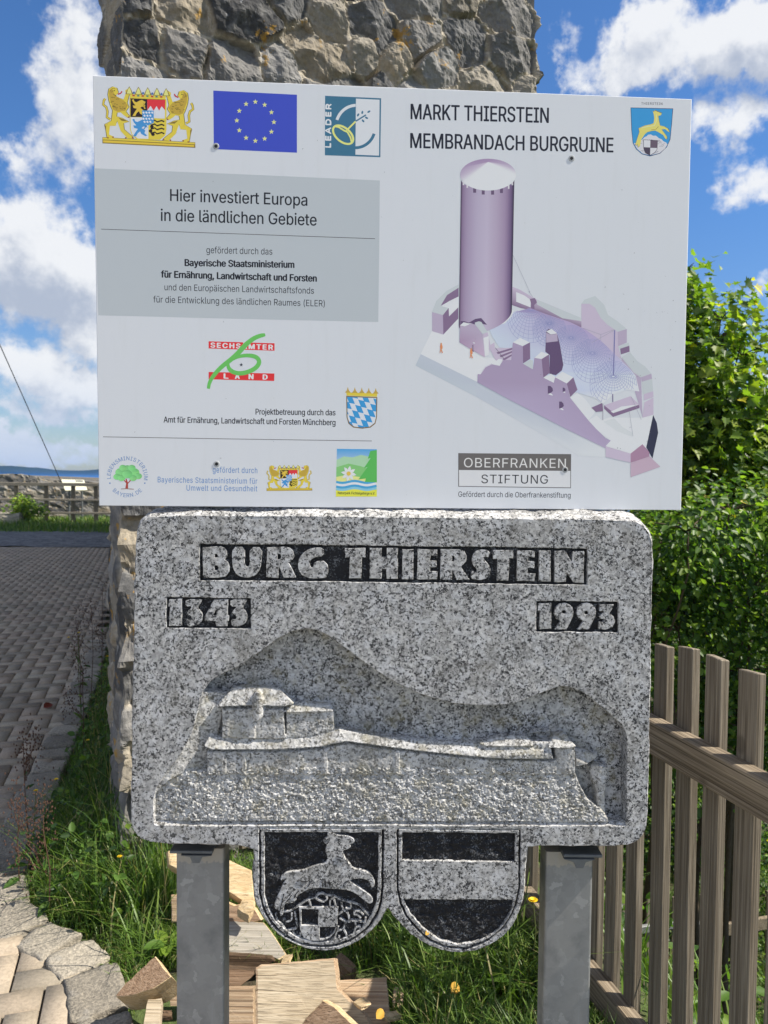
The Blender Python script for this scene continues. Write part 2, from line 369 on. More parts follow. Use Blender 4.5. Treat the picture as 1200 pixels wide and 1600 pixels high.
def groundm():
    m, N = new_mat('grassy_soil'); c = objco(N); n = noise_(N, c, 3.0, 6, .65); n2 = noise_(N, c, 60, 4, .6); n3 = noise_(N, c, .02, 5, .6)
    col = N.mix(N.smooth(n.outputs[0], .38, .60), (.06, .048, .030), N.mix(n2.outputs[0], (.035, .06, .015), (.11, .15, .045)))
    col = N.mix(N.math('MULTIPLY', N.smooth(n3.outputs[0], .45, .55), .6), col, (.03, .055, .02))
    return finish(m, N, col, .95, n2.outputs[0], .8, .02)
M_GROUND = groundm()
M_COURT = gravelm('pale_gravel', (.30, .28, .24), (.50, .47, .41), 60)
M_SAND = gravelm('joint_sand', (.10, .09, .07), (.22, .20, .165), 220)
M_SOIL = gravelm('soil', (.035, .028, .018), (.09, .075, .05), 60)
def leafm(name, translu=.45):
    m, N = new_mat(name); a = N('ShaderNodeVertexColor', layer_name='Col').outputs[0]
    b = N('ShaderNodeBsdfPrincipled', {'Base Color': a, 'Roughness': .45, 'Specular IOR Level': .35})
    t = N('ShaderNodeBsdfTranslucent', {'Color': N.mix(1.0, a, (1.5, 1.7, .55), 'MULTIPLY')})
    mx = N('ShaderNodeMixShader', {0: translu, 1: b.outputs[0], 2: t.outputs[0]}); N('ShaderNodeOutputMaterial', {'Surface': mx.outputs[0]}); return m
M_LEAF = leafm('leaf'); M_GRASS = leafm('grass_blade', .3)
M_TWIG = plain('branch_bark', (.09, .07, .05), .9, 0, .4, 40, .1, .6, .004)
M_CREAM = plain('cream_panel', (.80, .76, .58), .5); M_CABLE = plain('steel_cable', (.05, .055, .06), .5, .5)
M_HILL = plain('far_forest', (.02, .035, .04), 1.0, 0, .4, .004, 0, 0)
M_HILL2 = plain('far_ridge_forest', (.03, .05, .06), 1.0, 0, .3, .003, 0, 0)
# ---------------------------------------------------------------- terrain, hills
def xfence(y): return .715-.255*(y-1.97)
def sstep(x, a, b):
    t = np.clip((np.asarray(x, float)-a)/(b-a), 0, 1); return t*t*(3-2*t)
def terrain_h(x, y):
    x = np.asarray(x, float); y = np.asarray(y, float)
    r = (x-xfence(np.minimum(y, 9)))*.97
    h = -.035-3.45*sstep(r, .10, 2.3)+.03*fbm(x*1.7, y*1.7, 1, 3)*sstep(r, -.3, .6)
    h = h-55*sstep(y, 36, 500)-15*sstep(np.abs(x), 30, 400)
    return h
def axis(a, b, st, lo, hi, k=1.28):
    c = list(np.arange(a, b+1e-6, st)); s = st; x = b
    while x < hi: s *= k; x += s; c.append(x)
    s = st; x = a
    while x > lo: s *= k; x -= s; c.insert(0, x)
    return np.array(c)
gx, gy = axis(-5, 7, .08, -5200, 5200), axis(.5, 9, .08, -60, 6500)
X, Y = np.meshgrid(gx, gy, indexing='ij')
V = np.stack([X, Y, terrain_h(X, Y)], -1).reshape(-1, 3)
single('ground', (V, grid_faces(len(gx), len(gy))[:, ::-1]), M_GROUND, kind='structure', smooth=True)
def hills(name, mat, dist, pts, base, depth):
    us = np.linspace(-900, 2100, 220); tops = np.interp(us, [p[0] for p in pts], [p[1] for p in pts])
    rows = []
    for k, f in enumerate((0, .35, .7, 1.0)):
        row = []
        for u, t in zip(us, tops):
            d = ray(u, 745); d = d/d[1]; dd = dist-depth*(1-f); p = EYE+d*dd
            zt = EYE[2]+(745-t+2.2*float(vnoise(u*.045, 3.3, 2))+1.0*float(vnoise(u*.21, 1.3, 3)))/FPX*dist
            p[2] = base+(zt-base)*(math.sin(f*math.pi/2)); row.append(p)
        rows.append(row)
    row = []
    for p in rows[-1]: q = np.array(p); q[:2] *= 1.12; q[2] = base; row.append(q)
    rows.append(row)
    single(name, (np.array(rows).reshape(-1, 3), grid_faces(len(rows), len(us))), mat, kind='structure', smooth=True)
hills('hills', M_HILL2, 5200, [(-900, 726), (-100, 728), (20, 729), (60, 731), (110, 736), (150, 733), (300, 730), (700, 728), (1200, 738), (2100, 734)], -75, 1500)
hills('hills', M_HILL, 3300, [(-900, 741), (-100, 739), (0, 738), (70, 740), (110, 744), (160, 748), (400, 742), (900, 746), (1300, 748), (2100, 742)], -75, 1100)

# ---------------------------------------------------------------- paving, gravel, kerb
KL = [at_z(u, v)[:2] for u, v in ((178, 856), (176, 885), (172, 930), (158, 1000), (125, 1090), (85, 1180), (45, 1270), (20, 1330), (2, 1395), (14, 1440), (62, 1466), (112, 1492), (142, 1524), (156, 1600), (166, 1690), (172, 1800))]
PAVE = [(-16, 16.8), (KL[0][0], 16.8)]+[tuple(k) for k in KL]+[(KL[-1][0]+.05, .6), (-16, .6)]
single('sand_bed', (np.array([[-16, .6, -.012], [KL[-1][0], .6, -.012]]+[[k[0], k[1], -.012] for k in KL[::-1]]+[[KL[0][0], 16.9, -.012], [-16, 16.9, -.012]]), [tuple(range(len(KL)+4))]), M_SAND, kind='structure')
def paving():
    W = .10; a = R(17); ca, sa = math.cos(a), math.sin(a); n = 190
    I, J = np.meshgrid(np.arange(-n, n), np.arange(-n, n), indexing='ij'); t = (I-J) % 4
    out = []
    for tt, (w_, h_, ox, oy) in ((0, (2, 1, 0, 0)), (2, (1, 2, 0, -1))):
        s = t == tt; out.append(np.stack([(I[s]+ox+w_/2)*W, (J[s]+oy+h_/2)*W, np.full(s.sum(), w_*W/2), np.full(s.sum(), h_*W/2)], 1))
    B = np.concatenate(out); cx, cy = B[:, 0]*ca-B[:, 1]*sa-3.5, B[:, 0]*sa+B[:, 1]*ca+8.0
    ok = inpoly(cx, cy, PAVE) & (cx > -.72*cy-.6); B, cx, cy = B[ok], cx[ok], cy[ok]; m = len(B)
    zo = RNG.normal(0, .0018, m); tl = RNG.normal(0, .003, (m, 2)); g_, ch = .0022, .004
    V = np.zeros((m, 8, 3)); k = 0
    for (gap, z) in ((g_, -.012), (g_+ch, 0)):
        for (sx, sy) in ((-1, -1), (1, -1), (1, 1), (-1, 1)):
            gg = g_ if z < 0 else gap
            lx, ly = sx*(B[:, 2]-gg), sy*(B[:, 3]-gg); V[:, k, 0] = cx+lx*ca-ly*sa; V[:, k, 1] = cy+lx*sa+ly*ca
            V[:, k, 2] = z+zo+(lx*tl[:, 0]+ly*tl[:, 1] if z == 0 else -.004)+.002; k += 1
    F = np.array([[0, 1, 5, 4], [1, 2, 6, 5], [2, 3, 7, 6], [3, 0, 4, 7], [4, 5, 6, 7]])
    F = (F[None]+8*np.arange(m)[:, None, None]).reshape(-1, 4)
    base = np.array([.335, .282, .215])*RNG.uniform(.84, 1.12, (m, 1)); base[:, 0] *= RNG.uniform(.97, 1.05, m)
    return V.reshape(-1, 3), F, np.repeat(base, 8, 0)
pv, pf, pc = paving(); single('paving', (pv, pf), M_PAVER, kind='structure', col=pc)
def strip(name, y0, y1, mat, z, x0=-22, x1=-3.2, n=60):
    xs = np.linspace(x0, x1, n); ys = np.linspace(y0, y1, 14); A, B = np.meshgrid(xs, ys, indexing='ij')
    B = B+(.35*fbm(A*.6, A*.3, 3, 3)[:, :1] if True else 0)*np.where((np.arange(14) == 0) | (np.arange(14) == 13), 1, 0)[None]
    single(name, (np.stack([A, B, z+.02*fbm(A*2, B*2, 1, 3)], -1).reshape(-1, 3), grid_faces(n, 14)[:, ::-1]), mat, kind='structure')
strip('gravel_strip', 16.75, 21.6, M_GRAVEL, .012)

# added to bounce fill light, unseen: pale gravel forecourt under and behind the viewer
fx, fy_ = np.meshgrid(np.linspace(-18, 1.05, 60), np.linspace(-16, 1.9, 60), indexing='ij')
single('bounce_court', (np.stack([fx, fy_, -.020+.006*fbm(fx*2, fy_*2, 2, 3)], -1).reshape(-1, 3), grid_faces(60, 60)[:, ::-1]), M_COURT, kind='structure')
def rough_block(c, size, ang, seed, amp=.12, sub=9, tilt=(0, 0)):
    bm = bmesh.new(); bmesh.ops.create_cube(bm, size=1.0); bmesh.ops.subdivide_edges(bm, edges=bm.edges[:], cuts=sub, use_grid_fill=True)
    P = np.array([v.co[:] for v in bm.verts])*2; bm.verts.index_update(); F = [tuple(v.index for v in f.verts) for f in bm.faces]; bm.free()
    r = np.linalg.norm(P, axis=1, keepdims=True); sq = np.max(np.abs(P), axis=1, keepdims=True)
    P = P*(1-.13*np.clip(r/sq-1.08, 0, 1))
    n = np.stack([fbm(P[:, 0]*1.4+seed*3.1, P[:, 1]*1.4+P[:, 2]*1.9+seed, k, 4, .55) for k in range(3)], 1); P = P+amp*n*2
    P = P*(1+.035*fbm(P[:, 0]*5+seed, P[:, 1]*5+P[:, 2]*4, 4, 3, .6))[:, None]; P = P*np.asarray(size)/2; ca, sa = math.cos(ang), math.sin(ang)
    P[:, 2] += tilt[0]*P[:, 0]+tilt[1]*P[:, 1]
    P = np.stack([P[:, 0]*ca-P[:, 1]*sa, P[:, 0]*sa+P[:, 1]*ca, P[:, 2]], 1)
    return P+np.asarray(c), F
def along(pts, step):
    P = np.array(pts); L = np.concatenate([[0], np.cumsum(np.linalg.norm(np.diff(P, axis=0), axis=1))]); out = []; s = 0; i = 0
    while s < L[-1]-.05:
        ln = step(i); m = s+ln/2; x, y = np.interp(m, L, P[:, 0]), np.interp(m, L, P[:, 1]); x2, y2 = np.interp(m+.04, L, P[:, 0]), np.interp(m+.04, L, P[:, 1])
        x1, y1 = np.interp(m-.04, L, P[:, 0]), np.interp(m-.04, L, P[:, 1]); out.append((x, y, math.atan2(y2-y1, x2-x1), ln)); s += ln+.022; i += 1
    return out
rr = random.Random(3)
for i, (x, y, a, ln) in enumerate(along([k for k in KL if k[1] < 9.5], lambda i: rr.uniform(.13, .24))):
    cv_ = np.array([.29, .262, .215])*rr.uniform(.65, 1.15)
    v, f = rough_block((x, y, -.036), (ln*1.02, rr.uniform(.15, .20), .10), a, i+1, .085, tilt=(rr.gauss(0, .05), rr.gauss(0, .06)))
    lit_ = y < 2.76
    single('kerb_stone', (v, f), M_KERB, 'rough granite kerb stone in the sunlit row edging the front pavers' if lit_ else 'rough granite kerb stone in the shaded row between path and weeds', 'kerb stone',
           'sunlit kerb stones at the near bend' if lit_ else 'shaded kerb stones along the path', smooth=True, col=cv_)

# ---------------------------------------------------------------- castle wall
WB = R(25); P0 = np.array([-.985, 2.88]); WS = np.array([math.cos(WB), math.sin(WB)]); WN = np.array([math.sin(WB), -math.cos(WB)])
WL, WT = 1.88, .63
def masonry(corners, svals, zvals, seed, hrow=(.10, .22), wst=(.13, .36), amp=1.0, endk=1.0):
    rg = np.random.default_rng(seed); C = [np.array(c, float) for c in corners]; n = len(C)
    E = [C[(i+1) % n]-C[i] for i in range(n)]; Ls = [np.linalg.norm(e) for e in E]; cum = np.concatenate([[0], np.cumsum(Ls)]); L = cum[-1]
    T = [e/l for e, l in zip(E, Ls)]; NO = [np.array([t[1], -t[0]]) for t in T]
    seeds = []; z = zvals[0]-.1
    while z < zvals[-1]+.1:
        h = rg.uniform(*hrow); s = rg.uniform(0, .2)
        while s < L: w_ = rg.uniform(*wst)*(1.25 if h > .19 else .9); seeds.append((s+w_/2, z+h/2+rg.normal(0, .03), w_, h)); s += w_
        z += h*.92
    Sd = np.array(seeds); m = len(Sd)
    A, B = np.meshgrid(svals, zvals, indexing='ij'); a = A.ravel(); b = B.ravel()
    wa = a+.045*fbm(a*5, b*5, 0, 3); wb = b+.04*fbm(a*5, b*5, 3, 3)
    f1 = np.full(a.shape, 9.); f2 = f1.copy(); idx = np.zeros(a.shape, int)
    for k in range(m):
        ds = (wa-Sd[k, 0]+L/2) % L-L/2; d = np.sqrt((ds/Sd[k, 2]*.27)**2+((wb-Sd[k, 1])/Sd[k, 3]*.20)**2)
        c = d < f1; f2 = np.where(c, f1, np.minimum(f2, d)); idx = np.where(c, k, idx); f1 = np.where(c, d, f1)
    e = f2-f1; rel = sstep(e+.014*fbm(a*26, b*26, 2, 3), .006, .026)
    kind = rg.random(m); sh = rg.uniform(.010, .045, m)
    ds = (wa-Sd[idx, 0]+L/2) % L-L/2; dz = wb-Sd[idx, 1]
    pg = rg.normal(0, .24, (m, 6, 2)); pg[:, :, 1] += .06; po = rg.uniform(-.004, .022, (m, 6))
    facet = np.min(np.stack([pg[idx, j, 0]*ds+pg[idx, j, 1]*dz+po[idx, j] for j in range(6)]), 0)       # broken faces: the lowest of a few planes
    stone = sh[idx]+np.maximum(facet, -.06)-.022*np.abs(fbm(a*9+idx*3.7, b*9+idx*1.3, 4, 4, .55))+.010*fbm(a*34, b*34, 5, 3, .6)
    mort = -.006+.030*fbm(a*18, b*18, 6, 4, .65)
    H = amp*(mort*(1-rel)+np.maximum(stone, -.03)*rel)
    pal = np.array([[.10, .10, .10], [.155, .15, .142], [.215, .21, .20], [.065, .065, .065], [.215, .195, .16], [.27, .235, .18]])
    pick = np.searchsorted(np.array([.24, .5, .68, .78, .92]), kind); sc = pal[pick]*rg.uniform(.8, 1.25, (m, 1))
    mc = np.array([.37, .33, .26])*(1+.5*fbm(a*9, b*9, 1, 3))[:, None]
    colr = sc[idx]*rel[:, None]+mc*(1-rel[:, None])
    seg = np.clip(np.searchsorted(cum, np.minimum(a, L-1e-6), 'right')-1, 0, n-1); t = a-cum[seg]
    Cn, Tn, Nn = np.array(C), np.array(T), np.array(NO); pos = Cn[seg]+Tn[seg]*t[:, None]; nor = Nn[seg].copy()
    bl = .05
    for i in range(n):
        pv_, nx = (i-1) % n, (i+1) % n
        s0 = seg == i; k0 = np.where(s0, np.clip(.5-t/bl*.5, 0, .5), 0)[:, None]; k1 = np.where(s0, np.clip(.5-(Ls[i]-t)/bl*.5, 0, .5), 0)[:, None]
        nor = nor*(1-k0-k1)*1.0+Nn[pv_]*k0+Nn[nx]*k1 if False else np.where(s0[:, None], Nn[i]*(1-k0-k1)+Nn[pv_]*k0+Nn[nx]*k1, nor)
    nor /= np.linalg.norm(nor, axis=1, keepdims=True)
    pos = pos+nor*(H*np.where(seg == n-1, endk, 1.0)-.012)[:, None]
    nu, nv = len(svals), len(zvals); V = np.column_stack([pos, b])
    F = grid_faces(nu, nv); i0 = (nu-1)*nv+np.arange(nv-1); i1 = np.arange(nv-1); F = np.concatenate([F, np.stack([i0, i0+1, i1+1, i1], 1)])
    return V, F, colr, nu, nv
def spans(*sp):
    o = []
    for a, b, st in sp: o += list(np.arange(a, b-1e-6, st))
    return np.array(o)
p1 = P0+WS*WL; p2 = p1-WN*WT; p3 = P0-WN*WT
# perimeter order: front, right end, back, left end (outward normals to the right of travel)
Ltot = 2*WL+2*WT
sv = spans((0, WL, .0075), (WL, 2*WL+WT, .04), (2*WL+WT, Ltot, .012))
zv = spans((-1.2, -.08, .06), (-.08, .55, .0085), (.55, 2.93, .022), (2.93, 3.95, .0075), (3.95, 4.75, .03))
wv, wf, wcol, nu, nv = masonry([P0, p1, p2, p3], sv, zv, 11, endk=.6)
wv[:, 0] -= .02*sstep(wv[:, 2], 2.95, 3.65)*np.clip((wv[:, 1]-P0[1])/WT, 0, 1)*(wv[:, 0] < -.8)
topc = np.array([[*(P0+p2)/2, 4.72]]); ti = np.arange(nu)*nv+nv-1
root = thing('castle_wall', 'ruined grey rubble stone castle wall with sandy mortar behind the signs', 'wall', (P0[0], P0[1], 0))
faces = np.concatenate([wf, np.stack([ti, np.roll(ti, -1), np.full(nu, len(wv)), np.full(nu, len(wv))], 1)])
faces3 = [tuple(q) for q in wf[:, ::-1]]+[(int(ti[(i+1) % nu]), int(ti[i]), len(wv)) for i in range(nu)]
part('masonry', (np.concatenate([wv, topc]), faces3), root, M_WALL, smooth=False, col=np.concatenate([wcol, [[.3, .27, .22]]]))
# unseen wall behind, added and shaped to shade the path
q0 = np.array([-1.13, 3.42]); q1 = np.array([-6.4, 24.6]); tt = (q1-q0)/np.linalg.norm(q1-q0); nn = np.array([tt[1], -tt[0]])
c4 = [q0, q0+nn*.9, q1+nn*.9, q1]; L4 = 2*(.9+np.linalg.norm(q1-q0))
v4, f4, k4, nu4, nv4 = masonry(c4, np.arange(0, L4, .16), np.arange(-.3, 7.3, .16), 5)
ti = np.arange(nu4)*nv4+nv4-1
part('shade_wall', (np.concatenate([v4, [[*(q0+q1)/2, 7.2]]]), [tuple(q) for q in f4[:, ::-1]]+[(int(ti[(i+1) % nu4]), int(ti[i]), len(v4)) for i in range(nu4)]), root, M_WALL, col=np.concatenate([k4, [[.3, .27, .22]]]))
# ---------------------------------------------------------------- carved granite slab on two posts
def frame(yaw, tilt, roll, c):
    cy, sy = math.cos(yaw), math.sin(yaw); ux = np.array([cy, sy, 0]); n = np.array([sy, -cy, 0]); uz = np.array([0, 0, 1.])
    uz2 = math.cos(tilt)*uz+math.sin(tilt)*n; a = math.cos(roll)*ux+math.sin(roll)*uz2; b = -math.sin(roll)*ux+math.cos(roll)*uz2
    y = np.cross(b, a); c = np.array(c)
    M = Matrix([[a[i], y[i], b[i], c[i]] for i in range(3)]+[[0, 0, 0, 1]])
    return a, b, -y, c, M
SA, SB, SN, SCN, SM = frame(R(.86), R(-2.18), R(-.12), (.02135, 1.5, 1.1527))
def S(u, v):                                   # photo pixel -> slab coordinates (x right, z up) on its front plane
    p = on_plane(u, v, SCN, SN)-SCN; return (float(p @ SA), float(p @ SB))
def zc(ox, oy, s, pts): return [(ox+x/s, oy+y/s) for x, y in pts]
def parity(px, py, loops):
    r = np.zeros(np.shape(px), bool)
    for l in loops: r ^= inpoly(px, py, l)
    return r
def resample(l, step):
    P = np.array(l+[l[0]]); out = []
    for a, b in zip(P[:-1], P[1:]):
        n = max(1, int(round(np.linalg.norm(b-a)/step)))
        for k in range(n): out.append(tuple(a+(b-a)*k/n))
    return out
def smoothed(l, it=1):                         # Chaikin corner cutting
    for _ in range(it):
        o = []
        for a, b in zip(l, l[1:]+l[:1]):
            o.append((a[0]*.75+b[0]*.25, a[1]*.75+b[1]*.25)); o.append((a[0]*.25+b[0]*.75, a[1]*.25+b[1]*.75))
        l = o
    return l
def normals2(l):
    P = np.array(l); t = np.roll(P, -1, 0)-np.roll(P, 1, 0); t /= np.linalg.norm(t, axis=1, keepdims=True)+1e-12
    n = np.stack([t[:, 1], -t[:, 0]], 1); ar = .5*np.sum(P[:, 0]*np.roll(P[:, 1], -1)-np.roll(P[:, 0], -1)*P[:, 1])
    return n if ar > 0 else -n                 # pointing out of the loop
def carved(loops, depths, step=.003, rough=.0004, bev=.0009, y0=0.0, grid=None, facenoise=0.0, seed=0):
    """flat face of all points inside an odd number of loops, each loop with a wall going back by its depth"""
    L = [resample(l, step) for l in loops]; L2 = []
    for k, l in enumerate(L):
        P = np.array(l); n = normals2(l); j = fbm(P[:, 0]*160+k*7+seed, P[:, 1]*160+k*3, 2, 3)[:, None]+1.2*fbm(P[:, 0]*40+k*7, P[:, 1]*40+seed, 3, 2)[:, None]
        L2.append(P+n*j*rough*2)
    ups = []
    for k, P in enumerate(L2):                 # material lies outside holes, inside islands
        n = normals2([tuple(p) for p in P]); q = P[:1]+n[:1]*.0004
        ins = parity(q[:, 0], q[:, 1], [x for x in L2])[0]; ups.append(P+(n if ins else -n)*bev)
    vs, es, o = [], [], 0
    for P in ups:
        m = len(P); vs += [Vector(p) for p in P]; es += [(o+i, o+(i+1) % m) for i in range(m)]; o += m
    if grid:
        A = np.concatenate(ups); x0, z0 = A.min(0); x1, z1 = A.max(0)
        gx_, gz_ = np.meshgrid(np.arange(x0+grid/2, x1, grid), np.arange(z0+grid/2, z1, grid)); gx_, gz_ = gx_.ravel(), gz_.ravel()
        gx_ = gx_+RNG.uniform(-.2, .2, len(gx_))*grid; gz_ = gz_+RNG.uniform(-.2, .2, len(gz_))*grid
        k = parity(gx_, gz_, ups); vs += [Vector(p) for p in zip(gx_[k], gz_[k])]
    rv, re, rf, *_ = delaunay_2d_cdt(vs, es, [], 0, 1e-6)
    Pv = np.array([v[:] for v in rv]); F = np.array([f for f in rf if len(f) == 3]); c = Pv[F].mean(1)
    F = F[parity(c[:, 0], c[:, 1], ups)]
    a = Pv[F]; cr = (a[:, 1, 0]-a[:, 0, 0])*(a[:, 2, 1]-a[:, 0, 1])-(a[:, 1, 1]-a[:, 0, 1])*(a[:, 2, 0]-a[:, 0, 0]); F[cr < 0] = F[cr < 0][:, ::-1]
    yy = y0+(facenoise*fbm(Pv[:, 0]*25+seed, Pv[:, 1]*25, 5, 3) if facenoise else 0)*np.ones(len(Pv))
    V = np.column_stack([Pv[:, 0], yy, Pv[:, 1]]).tolist(); FF = [tuple(map(int, f)) for f in F]
    for P, U, d in zip(L2, ups, depths):
        m = len(P); ar = .5*np.sum(P[:, 0]*np.roll(P[:, 1], -1)-np.roll(P[:, 0], -1)*P[:, 1]); ins = np.linalg.norm(U-P) >= 0
        prof = d if isinstance(d, list) else [(0, 0.0), (1, bev), (1, d)]
        base = len(V)
        for (k, dep) in prof:
            Q = U*(1-k)+P*k if not callable(dep) else None
            V += [[q[0], y0+dep, q[1]] for q in Q]
        for r in range(len(prof)-1):
            for i in range(m):
                q = (base+r*m+i, base+r*m+(i+1) % m, base+(r+1)*m+(i+1) % m, base+(r+1)*m+i)
                FF.append(q if ar < 0 else q[::-1])
    return np.array(V), FF, L2

out = [(212, 850), (214, 828), (222, 814), (238, 806), (330, 805), (480, 806), (640, 808), (800, 810), (950, 812), (984, 813), (1001, 817), (1014, 829), (1020, 852), (1019, 920), (1017, 1000), (1016, 1080), (1014, 1180), (1012, 1280), (1008, 1300), (996, 1315), (976, 1322), (900, 1322), (826, 1321), (822, 1330),
       (821, 1365), (818, 1400), (810, 1430), (795, 1455), (770, 1475), (740, 1487), (710, 1489), (680, 1482), (650, 1466), (628, 1446), (614, 1428), (606, 1417), (599, 1429), (585, 1450), (565, 1468), (540, 1481), (510, 1487), (480, 1483), (455, 1473), (430, 1456), (412, 1435), (400, 1410), (396, 1380), (397, 1345), (397, 1322),
       (320, 1319), (250, 1318), (226, 1314), (211, 1303), (205, 1285), (206, 1200), (208, 1080), (210, 960)]
recess = [(247, 1290), (240, 1287), (241, 1238), (258, 1210), (280, 1182), (298, 1150), (310, 1112), (314, 1085), (327, 1066), (348, 1053), (372, 1041), (398, 1024), (425, 1004), (448, 990), (470, 983), (490, 983), (510, 991), (535, 1009), (565, 1032), (600, 1056), (640, 1078), (680, 1092), (720, 1101), (760, 1103), (800, 1100), (830, 1091), (858, 1077), (882, 1071), (905, 1078), (935, 1099), (960, 1122), (977, 1140), (980, 1160), (979, 1230), (980, 1289), (972, 1291), (600, 1289), (400, 1290)]
namebox = [(312, 850), (460, 851), (620, 853), (780, 855), (918, 857), (918, 914), (700, 911), (500, 908.5), (312, 907)]
box13 = [(260, 933), (392, 935), (392, 982), (260, 981)]
box19 = [(838, 939), (966, 940.5), (966, 988.5), (838, 987)]
g1o = zc(400, 1290, 5.714, [(26, 10), (1142, 12), (1140, 560), (1120, 720), (1060, 860), (950, 980), (800, 1060), (620, 1095), (450, 1080), (280, 1010), (140, 900), (62, 760), (27, 620)])
g2o = zc(380, 1270, 2.553, [(612, 58), (1108, 62), (1105, 300), (1085, 400), (1020, 490), (920, 540), (860, 548), (770, 530), (690, 470), (630, 390), (612, 300)])
def ins(l, d):
    n = normals2(l); return [(p[0]-q[0]*d, p[1]-q[1]*d) for p, q in zip(l, n)]
def shield_round(l):                           # rounds everything but the two top corners
    n = len(l); o = [l[0], l[1]]; s = l[2:]
    o.append(s[0])
    for a, b in zip(s, s[1:]): o += [(a[0]*.7+b[0]*.3, a[1]*.7+b[1]*.3), (a[0]*.3+b[0]*.7, a[1]*.3+b[1]*.7)]
    o.append(s[-1]); return o
def inset_shield(l, d):
    c = ins(l, d); c[0] = (l[0][0]+d, l[0][1]+d); c[1] = (l[1][0]-d, l[1][1]+d); return c
f1 = inset_shield(g1o, 8.8); i1 = inset_shield(g1o, 3.6); i2 = inset_shield(g2o, 3.2)
f2a = zc(380, 1270, 2.553, [(634, 79), (1087, 81), (1084, 195), (633, 190)])
f2b = zc(380, 1270, 2.553, [(637, 345), (1078, 347), (1068, 395), (1040, 445), (1000, 482), (930, 516), (860, 526), (785, 507), (720, 462), (668, 402)])
toS = lambda l: [S(*p) for p in l]
g1o_, g2o_ = shield_round(g1o), shield_round(g2o)
T = .165
side = [(0, 0), (.75, .0028), (1, .009)]+[(1, T*k/10) for k in range(1, 11)]
slab_loops = [toS(smoothed(out, 1)), toS(smoothed(recess, 1)), toS(namebox), toS(box13), toS(box19), toS(g1o_), toS(shield_round(i1)), toS(shield_round(f1)), toS(g2o_), toS(shield_round(i2)), toS(f2a), toS(f2b)]
GD = .0075
V, F, L2 = carved(slab_loops, [side, [(0, 0), (1, .0012), (1, .050)]]+[.009]*3+[GD]*7, .004, .0006, .0012, grid=.011, facenoise=.0009)
# outer bevel wider, rough hewn sides, crowned top
nf = len(V); m0 = len(L2[0]); start = nf-sum(len(l)*(len(side) if k == 0 else 3) for k, l in enumerate(L2))
P = V[start:start+m0*len(side)].reshape(len(side), m0, 3); n2 = normals2([tuple(p) for p in L2[0]])
for r in range(1, len(side)):
    d = P[r, :, 1]; topw = np.clip(n2[:, 1], 0, 1)
    off = .003*min(1, d.max()/.009)+.007*fbm(L2[0][:, 0]*30+d*9, L2[0][:, 1]*30+d*40, 1, 4, .6)*min(1, d.max()/.03)+.017*topw*math.sin(min(1, d.max()/T)*math.pi)
    P[r, :, 0] += n2[:, 0]*off; P[r, :, 2] += n2[:, 1]*off
V[start:start+m0*len(side)] = P.reshape(-1, 3)
lastr = start+m0*(len(side)-1)
F.append(tuple(range(lastr, lastr+m0)))
slab = thing('carved_stone', 'grey granite slab carved with castle relief and two hanging shields on steel posts', 'stone slab', matrix=SM)
obj('slab_body', mesh_data('slab_body', V, F, M_GRANITE), slab)

def floor_sheet(name, l, y, amp, step=.0028):
    P = np.array(toS(l)); x0, z0 = P.min(0)-.003; x1, z1 = P.max(0)+.003
    nx, nz = int((x1-x0)/step)+2, int((z1-z0)/step)+2; A, B = np.meshgrid(np.linspace(x0, x1, nx), np.linspace(z0, z1, nz), indexing='ij')
    Y_ = y+amp*fbm(A*110, B*150, 2, 4, .6)+amp*.5*fbm(A*320, B*320, 3, 2)
    Fq = grid_faces(nx, nz); c_ = np.stack([A.ravel()[Fq].mean(1), B.ravel()[Fq].mean(1)], 1); Pc = P.mean(0); k_ = inpoly(c_[:, 0], c_[:, 1], [tuple(Pc+(p-Pc)*1.02) for p in P])
    return obj(name, mesh_data(name, np.stack([A, Y_, B], -1).reshape(-1, 3), Fq[k_], M_BLACK), slab)
# --- inscription
zA = lambda p: zc(300, 840, 3.636, p); zB = lambda p: zc(610, 840, 3.243, p); zD = lambda p: zc(190, 790, 2.79, p)
def circ(cx, cy, rx, ry=None, n=14): return [(cx+rx*math.cos(2*math.pi*k/n), cy+(ry or rx)*math.sin(2*math.pi*k/n)) for k in range(n)]
name_loops = [zA(l) for l in (
    [(60, 55), (160, 50), (182, 58), (196, 78), (198, 105), (186, 125), (204, 138), (214, 165), (210, 195), (190, 220), (145, 230), (62, 226)], [(127, 92), (142, 92), (150, 104), (142, 115), (127, 115)], [(127, 160), (143, 160), (151, 172), (143, 185), (127, 185)],
    [(228, 53), (300, 53), (299, 140), (303, 160), (314, 166), (324, 158), (327, 140), (328, 54), (400, 56), (392, 150), (382, 190), (360, 215), (325, 229), (285, 226), (252, 210), (234, 180), (226, 130)],
    [(425, 55), (530, 53), (556, 60), (574, 78), (580, 105), (570, 126), (549, 143), (592, 228), (522, 229), (492, 160), (490, 229), (422, 228)], [(485, 92), (502, 95), (507, 110), (498, 123), (485, 124)],
    [(748, 56), (690, 57), (645, 74), (610, 112), (599, 160), (612, 203), (652, 230), (710, 234), (775, 224), (767, 131), (692, 135), (690, 168), (674, 170), (666, 150), (675, 125), (702, 110), (748, 107)],
    [(868, 61), (985, 59), (985, 114), (966, 111), (961, 232), (893, 232), (897, 111), (870, 115)],
    [(1010, 59), (1078, 60), (1078, 110), (1105, 110), (1107, 60), (1170, 60), (1168, 234), (1105, 234), (1103, 178), (1078, 178), (1076, 234), (1008, 234)])]
